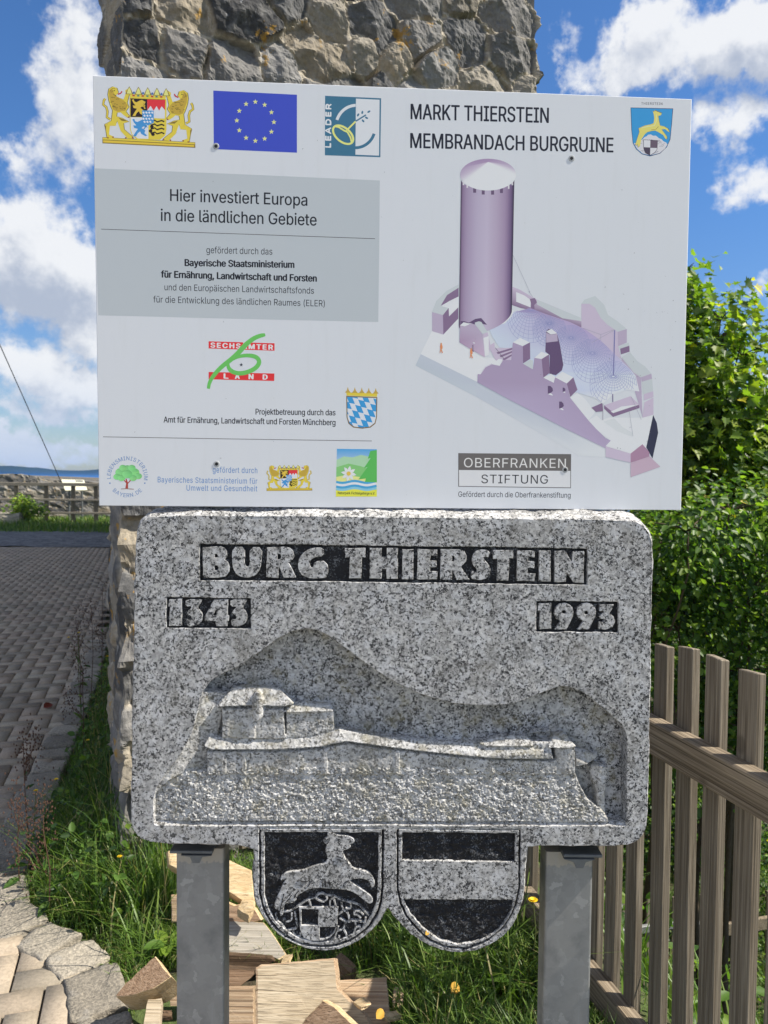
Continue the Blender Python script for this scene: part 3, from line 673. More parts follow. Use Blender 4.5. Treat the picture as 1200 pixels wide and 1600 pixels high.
name_loops += [zB(l) for l in (
    [(60, 59), (118, 59), (115, 212), (59, 211)], [(138, 59), (238, 61), (238, 95), (206, 92), (201, 115), (235, 118), (235, 150), (201, 150), (201, 170), (240, 172), (236, 212), (135, 212)],
    [(255, 59), (345, 59), (375, 68), (388, 92), (384, 122), (358, 148), (402, 213), (335, 215), (313, 160), (312, 214), (253, 213)], [(312, 90), (324, 93), (329, 106), (323, 120), (312, 122)],
    [(503, 66), (500, 102), (478, 94), (472, 108), (500, 138), (511, 168), (504, 196), (470, 215), (432, 215), (408, 209), (412, 166), (433, 178), (442, 164), (420, 140), (412, 108), (424, 74), (458, 58)],
    [(520, 63), (623, 61), (622, 106), (602, 104), (598, 219), (540, 219), (543, 109), (520, 110)],
    [(643, 66), (732, 66), (730, 100), (700, 96), (697, 119), (730, 121), (728, 155), (697, 155), (697, 180), (735, 183), (730, 222), (640, 220)],
    [(755, 66), (812, 66), (812, 223), (752, 222)], [(833, 69), (885, 67), (920, 126), (925, 71), (981, 69), (978, 229), (930, 229), (892, 171), (890, 226), (832, 226)])]
def dg3(o): return [(278+o, 408), (352+o, 407), (345+o, 422), (328+o, 446), (346+o, 460), (354+o, 484), (346+o, 510), (322+o, 526), (284+o, 527), (280+o, 496), (299+o, 498), (306+o, 487), (299+o, 478), (285+o, 477), (285+o, 464), (309+o, 440), (278+o, 440)]
n13 = [zD(l) for l in ([(208, 410), (262, 405), (262, 525), (206, 525), (211, 440), (203, 440)], dg3(0), [(402, 411), (465, 408), (462, 478), (468, 480), (466, 503), (461, 504), (460, 526), (412, 526), (409, 504), (360, 502), (361, 484)], [(410, 455), (414, 455), (414, 478), (398, 478)], dg3(196))]
def dg9(o): return [(928+o, 376), (924+o, 402), (893+o, 466), (834+o, 466), (864+o, 424), (842+o, 412), (831+o, 384), (837+o, 354), (858+o, 335), (884+o, 330), (909+o, 339), (923+o, 355)]
n19 = [zB(l) for l in ([(752, 336), (815, 331), (815, 463), (755, 465), (759, 372), (748, 370)], dg9(0), circ(880, 378, 11, 10), dg9(114), circ(994, 381, 11, 10), [(1060, 339), (1132, 339), (1128, 352), (1110, 384), (1131, 399), (1139, 427), (1126, 455), (1088, 467), (1056, 461), (1058, 426), (1078, 429), (1086, 416), (1066, 410), (1060, 400), (1085, 374), (1060, 372)])]
fs = floor_sheet('inscription_field', namebox, .0075, .0012); groups = [(fs, name_loops[:7], 'carved_word'), (fs, name_loops[7:], 'carved_word')]
for fl, ll in ((box13, n13), (box19, n19)): groups.append((floor_sheet('inscription_field', fl, .0075, .0012), ll, 'carved_year'))
for fs, ll, nm in groups:
    V, F, _ = carved([toS(smoothed(l, 1)) if len(l) > 16 else toS(l) for l in ll], [.010]*len(ll), .0022, .00035, .0006, y0=.0004)
    obj(nm, mesh_data(nm, V, F, M_GRANITE), fs)
# --- shields
z6 = lambda p: zc(400, 1290, 5.714, p); z5 = lambda p: zc(380, 1270, 2.553, p)
sh1 = floor_sheet('deer_shield', g1o, .0062, .0046, .0020); sh2 = floor_sheet('banded_shield', g2o, .0062, .0050, .0020)
deer = z6([(640, 58), (680, 58), (722, 84), (830, 92), (885, 122), (872, 158), (836, 165), (850, 187), (820, 212), (772, 222), (792, 285), (838, 345), (872, 388), (960, 396), (1036, 440), (1066, 510), (1050, 550), (1030, 553), (1018, 500), (960, 471), (880, 475), (832, 490), (890, 530), (980, 590), (1040, 640), (1044, 688), (1010, 702), (960, 660), (880, 600), (800, 572), (680, 565), (540, 556), (450, 576), (372, 622), (352, 680), (302, 700), (262, 690), (246, 740), (240, 800), (216, 806), (206, 752), (166, 742), (166, 690), (204, 610), (238, 520), (272, 480), (212, 494), (232, 440), (300, 410), (420, 400), (540, 350), (622, 335), (642, 290), (616, 220), (636, 172), (602, 150), (604, 120), (640, 106)])
small = z6([(385, 726), (735, 726), (728, 890), (700, 960), (650, 1012), (590, 1030), (490, 1028), (425, 1000), (392, 930)])
q1_, q2_ = z6([(406, 746), (556, 746), (556, 890), (406, 890)]), z6([(568, 906), (714, 906), (696, 950), (650, 995), (600, 1012), (568, 1012)])
V, F, _ = carved([toS(smoothed(deer, 1))], [.011], .0018, .0003, .0011, y0=-.0006)
DV, DF = V, F
V, F, _ = carved([toS(small), toS(q1_), toS(q2_)], [.011]*3, .0018, .0003, .0007, y0=-.0003)
obj('quartered_shield', mesh_data('quartered_shield', V, F, M_GRANITE), sh1)
def ribs(lines, wpx, top, conv, deep=.011):
    Vs, Fs = [], []
    for k, l in enumerate(lines):
        P = np.array([S(*p) for p in conv(l)]); P = np.array(smooth_line(P)); t = np.gradient(P, axis=0); t /= np.linalg.norm(t, axis=1, keepdims=True)+1e-9
        n = np.stack([-t[:, 1], t[:, 0]], 1); wd = wpx*.00125/2; b = len(Vs); m = len(P); y = top-.00012*k
        for p, q in zip(P, n):
            a, c = p+q*wd, p-q*wd; e, g_ = p+q*wd*.5, p-q*wd*.5
            Vs += [[a[0], deep, a[1]], [e[0], y, e[1]], [g_[0], y, g_[1]], [c[0], deep, c[1]]]
        for i in range(m-1):
            for j in range(3): o = b+i*4+j; Fs.append((o, o+4, o+5, o+1))
        Fs += [(b, b+1, b+2, b+3), (b+4*m-1, b+4*m-2, b+4*m-3, b+4*m-4)]
    return np.array(Vs), Fs
def smooth_line(P):
    for _ in range(2):
        o = [P[0]]
        for a, b in zip(P[:-1], P[1:]): o += [a*.75+b*.25, a*.25+b*.75]
        o.append(P[-1]); P = np.array(o)
    return P
rl = [[(236, 775), (310, 770), (390, 715), (460, 668), (530, 650), (570, 606), (640, 630), (700, 635), (760, 672), (850, 692), (930, 716), (970, 775), (1010, 808)],
      [(175, 790), (182, 860), (235, 890), (262, 940), (262, 990)], [(262, 870), (320, 852), (318, 785)], [(345, 775), (360, 870), (372, 925), (280, 945)], [(330, 950), (352, 1000), (402, 992), (392, 960)], [(265, 940), (310, 1000), (420, 1050)],
      [(745, 830), (800, 872), (880, 850), (972, 872)], [(800, 872), (782, 932), (722, 945)], [(884, 850), (892, 920), (864, 990)], [(782, 932), (812, 985), (800, 1020)], [(892, 916), (925, 900), (935, 935)], [(762, 690), (770, 755), (822, 780), (832, 850)], [(935, 830), (900, 795), (872, 800), (880, 770), (925, 765), (960, 800)],
      [(700, 1015), (740, 1020), (745, 985)], [(470, 665), (490, 725)], [(530, 652), (600, 690), (640, 660), (625, 632)], [(660, 720), (660, 665), (705, 640)], [(845, 700), (850, 745), (800, 740)], [(695, 660), (710, 720)], [(975, 870), (980, 820)], [(640, 1052), (700, 1010), (722, 950), (736, 900)], [(740, 800), (770, 770)]]
V, F = ribs(rl, 4.4, .0022, z6); obj('rock_tracery', mesh_data('rock_tracery', V, F, M_GRANITE), sh1)

V, F = ribs([[(715, 112), (735, 122), (752, 124)], [(838, 148), (862, 140)], [(248, 615), (232, 680), (212, 770)], [(318, 620), (290, 660), (262, 690)], [(590, 478), (596, 545)], [(622, 488), (620, 548)], [(655, 495), (662, 552)], [(500, 480), (480, 520), (462, 545)], [(720, 270), (775, 290)], [(725, 300), (785, 318)], [(640, 115), (650, 150), (625, 165)], [(380, 480), (420, 500), (458, 496)], [(345, 640), (360, 600), (385, 580)], [(830, 488), (800, 500), (780, 520)]], 1.6, -.0010, z6, -.0004)
J = join((DV, DF), (V, F)); obj('leaping_deer', mesh_data('leaping_deer', J[0], J[1], [M_GRANITE, M_BLACK], mi=[0]*len(DF)+[1]*len(F)), sh1)
# --- castle relief in the sunk field: a height field, n = metres in front of the recess floor
U0, U1, V0, V1, ST = 230, 988, 976, 1298, .8
uu, vv = np.meshgrid(np.arange(U0, U1+.1, ST), np.arange(V0, V1+.1, ST), indexing='ij')
FL = .038
D = np.full(uu.shape, FL); TOOL = np.zeros(uu.shape)
def blur(a, k):
    for _ in range(k): a = (a+np.roll(a, 1, 0)+np.roll(a, -1, 0)+np.roll(a, 1, 1)+np.roll(a, -1, 1))/5
    return a
def lay(poly, fn, soft=1):
    global D
    m = inpoly(uu, vv, poly); d = fn(uu, vv) if callable(fn) else np.full(uu.shape, fn); D = np.where(m, d, D); return m
lerp = lambda x, a, b, p, q: p+(q-p)*np.clip((x-a)/(b-a), 0, 1)
edge = blur(inpoly(uu, vv, recess).astype(float), 14)
lay([(232, 1292), (232, 1240), (262, 1195), (302, 1130), (312, 1080), (352, 1085), (335, 1160), (330, 1210), (300, 1292)], lambda u, v: lerp((u-238)+(1290-v)*-.42, -4, 58, .004, .036))     # sloped left flank
lay([(345, 1104), (442, 1104), (446, 1160), (345, 1160)], lambda u, v: .0095+0*u)
lay([(387, 1104), (398, 1104), (398, 1160), (387, 1160)], .0072)
lay([(446, 1111), (521, 1110), (523, 1158), (446, 1158)], lambda u, v: .0125+0*u)
lay([(345, 1104), (444, 1104), (444, 1110), (345, 1109)], .019)
lay([(336, 1106), (361, 1076), (433, 1076), (459, 1101), (455, 1106), (400, 1104)], lambda u, v: lerp(v, 1076, 1105, .0170, .0045))
lay([(441, 1116), (448, 1104), (470, 1101), (518, 1105), (521, 1114)], lambda u, v: lerp(v, 1101, 1115, .019, .0085))
m = ((uu-402)/10)**2+((vv-1104)/23)**2 < 1; D = np.where(m, np.minimum(D, .014-.0125*np.sqrt(np.clip(1-((uu-402)/10)**2, 0, 1))), D)
lay([(322, 1170), (440, 1172), (505, 1162), (530, 1157), (620, 1170), (770, 1186), (872, 1188), (872, 1212), (322, 1212)], lambda u, v: .0085+.0008*np.sin(u*.05))
for u_ in (347, 378, 506, 620, 770): lay([(u_-2, 1168), (u_+5, 1168), (u_+5, 1212), (u_-2, 1212)], .0066)
lay([(322, 1170), (430, 1172), (500, 1167), (540, 1158), (650, 1173), (770, 1185), (868, 1186), (868, 1191), (770, 1190), (650, 1178.5), (540, 1164), (500, 1173), (430, 1177), (322, 1176)], .0165)
lay([(316, 1168), (323, 1154), (430, 1157), (482, 1154), (530, 1141), (570, 1149), (650, 1159), (760, 1166), (862, 1162), (866, 1188), (770, 1187), (650, 1175), (540, 1160), (500, 1169), (430, 1173), (330, 1173)], lambda u, v: lerp(v-(np.interp(u, [316, 430, 482, 530, 650, 760, 866], [1154, 1157, 1154, 1141, 1159, 1166, 1162])), 0, 17, .0140, .0040))
lay([(745, 1163), (785, 1154), (826, 1153), (832, 1160), (862, 1160), (862, 1168), (760, 1168)], lambda u, v: lerp(v, 1152, 1168, .020, .007))
lay([(829, 1147), (863, 1143), (864, 1146), (830, 1150)], .014); lay([(832, 1165), (858, 1163), (856, 1174), (836, 1174)], .010)
lay([(868, 1167), (901, 1168), (901, 1212), (872, 1212)], lambda u, v: lerp(u, 868, 884, .013, .0065))
lay([(857, 1166), (869, 1152), (885, 1149), (902, 1167), (890, 1171), (858, 1170)], lambda u, v: lerp(v, 1149, 1169, .019, .0022))
lay([(902, 1173), (935, 1184), (941, 1181), (936, 1190), (918, 1198), (902, 1201)], lambda u, v: lerp(v-1173-(u-902)*.33, 0, 18, .022, .009))
lay([(924, 1203), (934, 1198), (953, 1200), (948, 1240), (948, 1292), (938, 1292), (934, 1240)], lambda u, v: lerp(u, 926, 938, .022, .008))
hill = [(232, 1296), (234, 1250), (262, 1222), (290, 1207), (330, 1207), (450, 1204), (470, 1201), (560, 1203), (620, 1201), (700, 1204), (770, 1203), (772, 1207), (790, 1205), (868, 1205), (873, 1211), (902, 1211), (908, 1228), (920, 1250), (940, 1266), (950, 1276), (956, 1296)]
mh = inpoly(uu, vv, hill); hh = lerp(vv, 1200, 1288, .0115, .0030)+.008*np.clip((300-uu)/60, 0, 1)
D = np.where(mh & (D > hh) | mh & (vv > 1212), hh, D); TOOL = np.where(mh, 1.0, 0)
lay([(236, 1284), (982, 1286), (990, 1298), (230, 1298)], lambda u, v: lerp(v, 1284, 1292, .014, .002))
TOOL = np.where(vv > 1284, 0, TOOL)
RAISED = (D < .0375).astype(float); D = .0015+(D-.0015)*np.where(D < .0379, 1.0, 1); D = blur(D, 1); TOOL = blur(TOOL, 2)
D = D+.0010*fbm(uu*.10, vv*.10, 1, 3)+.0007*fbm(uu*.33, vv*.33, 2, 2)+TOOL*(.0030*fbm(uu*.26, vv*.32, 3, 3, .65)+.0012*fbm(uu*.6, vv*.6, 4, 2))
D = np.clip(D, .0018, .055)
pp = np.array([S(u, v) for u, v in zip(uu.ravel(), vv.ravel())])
LIGHT = blur(np.maximum(TOOL, np.where((RAISED > 0), .9, 0)), 1)  # raised relief mixed paler than the recess floor
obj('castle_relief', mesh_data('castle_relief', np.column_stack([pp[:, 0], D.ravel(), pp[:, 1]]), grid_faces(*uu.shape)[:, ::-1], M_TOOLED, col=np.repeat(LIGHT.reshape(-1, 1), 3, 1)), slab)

# --- posts and brackets
def post(u0, u1, label):
    y0 = 1.535; xa, xb = at_y(u0, 1335, y0)[0], at_y(u1, 1335, y0)[0]; cx, wd = (xa+xb)/2, xb-xa; zt = at_y(600, 1327, y0)[2]-.002
    r = thing('steel_post', label, 'post', (cx, y0+.03, 0))
    # rounded square tube
    ring = []
    for sx, sy, a0 in ((1, 1, 0), (-1, 1, 90), (-1, -1, 180), (1, -1, 270)):
        for k in range(4):
            a = R(a0+k*30); ring.append((cx+sx*(wd/2-.005)+.005*math.cos(a), y0+.03+sy*(.03-.005)+.005*math.sin(a)))
    n = len(ring); zs = (-.3, .3, .7, zt); Vp = [[x, y, z] for z in zs for x, y in ring]
    Fp = [(k*n+i, k*n+(i+1) % n, (k+1)*n+(i+1) % n, (k+1)*n+i) for k in range(3) for i in range(n)]+[tuple(range(3*n, 4*n))]
    part('post_tube', (Vp, Fp), r, M_POST)
    return r, cx, y0, wd, zt
def bracket(r, u0, u1, ut, vt, y0, zt):
    xa, xb = at_y(u0, 1322, y0-.03)[0], at_y(u1, 1322, y0-.03)[0]
    pl = box(((xa+xb)/2, y0+.022, zt+.0065), (xb-xa-.008, .105, .006), bev=.001)
    a, b, c = at_y(ut-24, 1328, y0-.03), at_y(ut+24, 1328, y0-.03), at_y(ut, vt, y0-.03); xt = c[0]; w2 = .005; z1 = zt+.002
    prof = [(a[0], z1), (b[0], z1), (xt+.012, c[2]+.012), (xt+.007, c[2]), (xt-.007, c[2]), (xt-.012, c[2]+.012)]; n = len(prof)
    Vg = [[x, y0-.034, z] for x, z in prof]+[[x, y0-.004, z] for x, z in prof]
    Fg = [tuple(range(n)), tuple(range(2*n-1, n-1, -1))]+[(i, i+n, (i+1) % n+n, (i+1) % n) for i in range(n)]
    part('bracket', join(pl, (Vg, [f[::-1] for f in Fg])), r, M_DSTEEL)
r, cx, y0, wd, zt = post(275, 350, 'galvanised steel post under the slab beside the firewood')
bracket(r, 262, 335, 307, 1347, y0, zt)
r, cx, y0, wd, zt = post(853, 927, 'galvanised steel post under the slab beside the picket fence')
bracket(r, 878, 945, 905, 1355, y0, zt)
# ---------------------------------------------------------------- the information board and its printing
GA, GB, GN, GC, GM = frame(R(3.58), R(.67), R(.15), (.02349, 1.5, 1.89619))
# stands a little behind the slab's front: same picture plane, pushed back along the view
_k = 1.028; GC = EYE+(GC-EYE)*_k; GM = Matrix([[GA[i], -GN[i], GB[i], GC[i]] for i in range(3)]+[[0, 0, 0, 1]])
def Gp(u, v):
    p = on_plane(u, v, GC, GN)-GC; return float(p @ GA), float(p @ GB)
sign = thing('information_board', 'large white printed funding board with tower drawing, above the granite slab', 'sign board', matrix=GM)
cs = [Gp(145, 118), Gp(1081, 155), Gp(1064, 797), Gp(155, 790)]
def plate(c, y0, y1, b=.0006):
    c = np.array(c); m = c.mean(0); i = m+(c-m)*(1-b*3)
    V = [[p[0], y0, p[1]] for p in i]+[[p[0], y0+b, p[1]] for p in c]+[[p[0], y1, p[1]] for p in c]
    F = [(3, 2, 1, 0)]+[(k, (k+1) % 4, (k+1) % 4+4, k+4) for k in range(4)]+[(k+4, (k+1) % 4+4, (k+1) % 4+8, k+8) for k in range(4)]+[(8, 9, 10, 11)]
    return V, F
pv_, pf_ = plate(cs, 0, .006)
obj('board_panel', mesh_data('board_panel', pv_, pf_, [M_BOARD, M_EDGE], mi=[0]+[0]*4+[1]*5), sign)
# bars behind that carry the board down to the slab and posts
for xc in (-.36, .35):
    V, F = box((xc, .0145, -.03), (.05, .016, .66), bev=.002)
    obj('support_bar', mesh_data('support_bar', V, F, M_GALV), sign)
    V, F = box((xc, .055, -.40), (.05, .065, .24), bev=.002); obj('support_foot', mesh_data('support_foot', V, F, M_GALV), sign)

WHITE_PH = np.array(lin((184, 197, 214)))
def ink(c): return tuple(np.clip(np.array(lin(c))/WHITE_PH*np.array([.745, .77, .795]), .004, .86))
class Art:
    def __init__(s): s.d = {}
    def get(s, part): return s.d.setdefault(part, [[], [], []])
    def add(s, part, layer, pts, tris, cols):
        V, F, C = s.get(part); b = len(V); y = -.000014*layer-.00003
        for p in pts: x, z = Gp(*p); V.append((x, y, z))
        C += list(cols)
        for t in tris: F.append(tuple(b+i for i in t))
    def poly(s, part, layer, pts, c):
        cols = [ink(q) for q in c] if isinstance(c, list) else [ink(c)]*len(pts)
        tr = tessellate_polygon([[Vector((p[0], -p[1], 0)) for p in pts]]); o = []
        for t in tr:
            a, b, d = (pts[i] for i in t); o.append(t if (b[0]-a[0])*(-d[1]+a[1])-(-b[1]+a[1])*(d[0]-a[0]) > 0 else t[::-1])
        s.add(part, layer, pts, o, cols)
    def line(s, part, layer, pts, w, c, closed=False, taper=False):
        P = np.array(pts, float); m = len(P)
        if closed: t = np.roll(P, -1, 0)-np.roll(P, 1, 0)
        else: t = np.gradient(P, axis=0)
        t /= np.linalg.norm(t, axis=1, keepdims=True)+1e-9; n = np.stack([-t[:, 1], t[:, 0]], 1)
        ww = (np.asarray(w, float) if np.ndim(w) else np.full(m, w))[:, None]*.5; a, b = P+n*ww, P-n*ww
        q = [(i, (i+1) % m, (i+1) % m+m, i+m) for i in range(m if closed else m-1)]
        s.add(part, layer, [tuple(p) for p in a]+[tuple(p) for p in b], [x[::-1] for x in q], [ink(c)]*(2*m))
    def text(s, part, layer, string, p0, p1, cap, c, bold=0.0, space=1.0):
        m = text_mesh(string, bold, space); V, F, capH = m; x0, x1 = V[:, 0].min(), V[:, 0].max()
        a = np.array(Gp(*p0)); b = np.array(Gp(*p1)); e = b-a; L = np.linalg.norm(e); e /= L; up = np.array([-e[1], e[0]])
        sx = L/(x1-x0); sy = cap*.00125*_k/capH; P = a+((V[:, 0]-x0)*sx)[:, None]*e+(V[:, 1]*sy)[:, None]*up
        Vs, Fs, C = s.get(part); o = len(Vs); y = -.000014*layer-.00003
        for dx, dz in ((-bold, 0), (0, 0), (bold, 0), (0, -bold*.5), (0, bold*.5)) if bold > 0 else ((0, 0),):
            Q = P+np.array([dx, dz])*sy; o = len(Vs); y -= .000002
            Vs += [(p[0], y, p[1]) for p in Q]; C += [ink(c)]*len(P); Fs += [tuple(o+i for i in f) for f in F]
    def arctext(s, part, layer, string, cen, rad, a0, a1, cap, c, inward=False, bold=0.0):
        ws = [max(.25, text_mesh(ch, bold, 1)[0][:, 0].max()-text_mesh(ch, bold, 1)[0][:, 0].min() if ch != ' ' else .3)+.16 for ch in string]; tot = sum(ws); acc = 0
        for ch, w_ in zip(string, ws):
            th = a0+(a1-a0)*(acc+w_/2)/tot; acc += w_
            if ch == ' ': continue
            V, F, capH = text_mesh(ch, bold, 1); k = cap/capH; dirr = 1 if not inward else -1
            cx, cy = cen[0]+rad*math.cos(th), cen[1]-rad*math.sin(th)
            ex, ey = (math.sin(th)*dirr, math.cos(th)*dirr); ux, uy = (math.cos(th)*dirr, -math.sin(th)*dirr)
            xm = (V[:, 0].max()+V[:, 0].min())/2; pts = [(cx+(q[0]-xm)*k*ex+(q[1]-capH/2)*k*ux, cy+(q[0]-xm)*k*ey+(q[1]-capH/2)*k*uy) for q in V]
            s.add(part, layer, pts, F, [ink(c)]*len(pts))
    def build(s, parent):
        made = {}
        for nm, (V, F, C) in s.d.items():
            path = nm.split('/'); par = made.get(path[0], parent) if len(path) > 1 else parent
            made[nm] = obj(path[-1].split('#')[0], mesh_data(path[-1], V, F, M_PRINT, col=np.array(C)), par)
        return made
_TX = {}
try: FONT = bpy.data.fonts.load(bpy.utils.system_resource('DATAFILES', path='fonts')+'/Inter.woff2')     # the sans serif that ships inside Blender
except Exception: FONT = None
def text_mesh(string, bold, space):
    k = (string, round(bold, 4), space)
    if k in _TX: return _TX[k]
    def mk(st):
        cu = bpy.data.curves.new('t', 'FONT'); cu.body = st; cu.size = 1; cu.resolution_u = 3; cu.font = FONT if FONT else cu.font; cu.space_character = space; cu.fill_mode = 'NONE'
        o = bpy.data.objects.new('t', cu); COL.objects.link(o); dg = bpy.context.evaluated_depsgraph_get(); dg.update()
        me = bpy.data.meshes.new_from_object(o.evaluated_get(dg), depsgraph=dg); V = np.array([v.co[:2] for v in me.vertices]); E = np.array([e.vertices[:] for e in me.edges])
        bpy.data.objects.remove(o); bpy.data.curves.remove(cu); bpy.data.meshes.remove(me)
        # outlines -> closed loops in vertex order, then every triangle with a non-zero winding number
        nxt = {}
        for a, b in E: nxt.setdefault(int(a), []).append(int(b)); nxt.setdefault(int(b), []).append(int(a))
        seen, seg = set(), []
        for s0 in range(len(V)):
            if s0 in seen or s0 not in nxt: continue
            loop = [s0]; seen.add(s0); p_ = s0; q_ = min(nxt[s0])
            while q_ != s0 and q_ not in seen: loop.append(q_); seen.add(q_); c2 = [x for x in nxt[q_] if x != p_]; p_, q_ = q_, (c2[0] if c2 else s0)
            seg += list(zip(loop, loop[1:]+loop[:1]))
        seg = np.array(seg); rv, re_, rf, *_ = delaunay_2d_cdt([Vector(v) for v in V], [tuple(map(int, x)) for x in seg], [], 0, 1e-6)
        W_ = np.array([v[:] for v in rv]); T_ = np.array([f for f in rf if len(f) == 3]); c = W_[T_].mean(1); A_, B_ = V[seg[:, 0]], V[seg[:, 1]]
        px_, py_ = c[:, :1], c[:, 1:]; cr_ = (B_[:, 0]-A_[:, 0])[None]*(py_-A_[None, :, 1])-(B_[:, 1]-A_[:, 1])[None]*(px_-A_[None, :, 0])
        wn_ = ((A_[None, :, 1] <= py_) & (B_[None, :, 1] > py_) & (cr_ > 0)).sum(1)-((A_[None, :, 1] > py_) & (B_[None, :, 1] <= py_) & (cr_ < 0)).sum(1)
        T_ = T_[wn_ != 0]; a = W_[T_]; z_ = (a[:, 1, 0]-a[:, 0, 0])*(a[:, 2, 1]-a[:, 0, 1])-(a[:, 1, 1]-a[:, 0, 1])*(a[:, 2, 0]-a[:, 0, 0]); T_[z_ < 0] = T_[z_ < 0][:, ::-1]
        return W_, [tuple(map(int, t)) for t in T_]
    if 'H%.4f' % bold not in _TX: _TX['H%.4f' % bold] = mk('H')[0][:, 1].max()
    V, F = mk(string); _TX[k] = (V, F, _TX['H%.4f' % bold]); return _TX[k]

A = Art(); K = (18, 22, 40); BLK = (22, 24, 34)
# --- headings and text block
A.text('heading', 1, 'MARKT THIERSTEIN', (642, 186), (857, 192), 22.5, K, .012)
A.text('heading#b', 1, 'MEMBRANDACH BURGRUINE', (641.5, 231), (958, 238), 22, K, .012)
A.poly('funding_panel', 1, [(147.5, 263), (370, 272), (593.5, 282), (592.5, 392), (591, 503), (370, 498), (153.7, 492.5), (150.5, 380)], (163, 177, 192))
A.line('funding_panel', 2, [(158, 358), (586, 373)], .9, (70, 72, 76))
for st, x0, y0, x1, y1, cap, b in (('Hier investiert Europa', 266, 314, 480, 321.5, 17.5, .008), ('in die ländlichen Gebiete', 251.5, 345, 494.5, 352.5, 17.5, .008), ('gefördert durch das', 322.5, 395.5, 425.5, 398, 9.8, 0),
        ('Bayerische Staatsministerium', 289, 415.5, 459.5, 418.5, 10, .032), ('für Ernährung, Landwirtschaft und Forsten', 252, 433.5, 494.5, 440, 10, .032),
        ('und den Europäischen Landwirtschaftsfonds', 257, 453.5, 490.5, 459, 9.6, 0), ('für die Entwicklung des ländlichen Raumes (ELER)', 239.5, 472.5, 507.5, 479, 9.6, 0)):
    A.text('funding_panel/text_line#'+st[:9]+st[-3:], 2, st, (x0, y0), (x1, y1), cap, BLK, b)
A.text('project_text', 1, 'Projektbetreuung durch das', (399.5, 647.6), (524, 649), 8.8, BLK, .012)
A.text('project_text#b', 1, 'Amt für Ernährung, Landwirtschaft und Forsten Münchberg', (255.8, 660), (524, 664.5), 8.8, BLK, .012)
A.line('rule_line', 1, [(161, 682.5), (370, 686), (581, 689)], .9, (90, 90, 96))
for st, x0, y0, x1, y1, cap in (('gefördert durch', 332.5, 738.3, 402, 739.4, 8.8), ('Bayerisches Staatsministerium für', 246.5, 753.6, 402, 756, 8.6), ('Umwelt und Gesundheit', 291.5, 766.6, 402, 767.7, 8.6)):
    A.text('ministry_text#'+st[:5]+st[-3:], 1, st, (x0, y0), (x1, y1), cap, (92, 132, 190), .004, 1.08)
# --- flag
A.poly('european_flag', 1, [(333.3, 141.5), (464, 148), (464, 238.6), (334, 233)], (54, 72, 186))
for k in range(12):
    th = R(30*k); cx, cy = 399+29*math.sin(th), 189.6-30.5*math.cos(th)+.045*29*math.sin(th)
    A.poly('european_flag/star_ring', 2, [(cx+(4.3 if j % 2 == 0 else 1.75)*math.sin(R(36*j)), cy-(4.3 if j % 2 == 0 else 1.75)*math.cos(R(36*j))) for j in range(10)], (228, 216, 140))
# --- leader emblem
z2 = lambda p: zc(480, 110, 3.3333, p); TEAL = (52, 104, 138); YEL = (216, 208, 128)
A.poly('leader_emblem', 1, z2([(93, 132), (385, 145), (381, 452), (92, 442)]), TEAL)
A.poly('leader_emblem', 2, z2([(254, 147), (377, 153), (374, 444), (251, 439)]), (190, 202, 218))
arc = lambda cx, cy, rx, ry, a, b, n=18: [(cx+rx*math.cos(R(a+(b-a)*k/n)), cy-ry*math.sin(R(a+(b-a)*k/n))) for k in range(n+1)]
A.line('leader_emblem', 3, z2(arc(256, 292, 106, 110, 162, 92)), 4.6, (190, 202, 218))
A.line('leader_emblem', 3, z2(arc(250, 302, 102, 101, -16, -90)), 4.6, TEAL)
th = R(40); A.line('leader_emblem', 4, z2([(187+62*math.cos(t)*math.cos(th)-36*math.sin(t)*math.sin(th), 335+62*math.cos(t)*math.sin(th)+36*math.sin(t)*math.cos(th)) for t in np.linspace(0, 2*math.pi, 29)[:-1]]), 3.2, YEL, True)
A.line('leader_emblem', 5, z2([(148, 292), (165, 296), (190, 312), (210, 322), (226, 350), (232, 378)]), 2.6, YEL); A.line('leader_emblem', 6, z2([(204, 314), (252, 266)]), 2.6, YEL)
A.line('leader_emblem', 4, z2([(254, 264), (306, 232)]), 2.2, TEAL)
for x, y, a in ((265, 232, 60), (287, 219, 80), (321, 215, 30), (309, 247, -30), (291, 263, -50)):
    A.poly('leader_emblem', 4, z2([(x+(9 if k % 2 else 9)*math.cos(t)*math.cos(R(a))-5*math.sin(t)*math.sin(R(a)), y-9*math.cos(t)*math.sin(R(a))-5*math.sin(t)*math.cos(R(a))) for k, t in enumerate(np.linspace(0, 2*math.pi, 11)[:-1])]), TEAL)
A.text('leader_emblem', 4, 'LEADER', (516.6, 230.5), (517.2, 162.5), 7.8, (196, 208, 222), .05, 1.2)
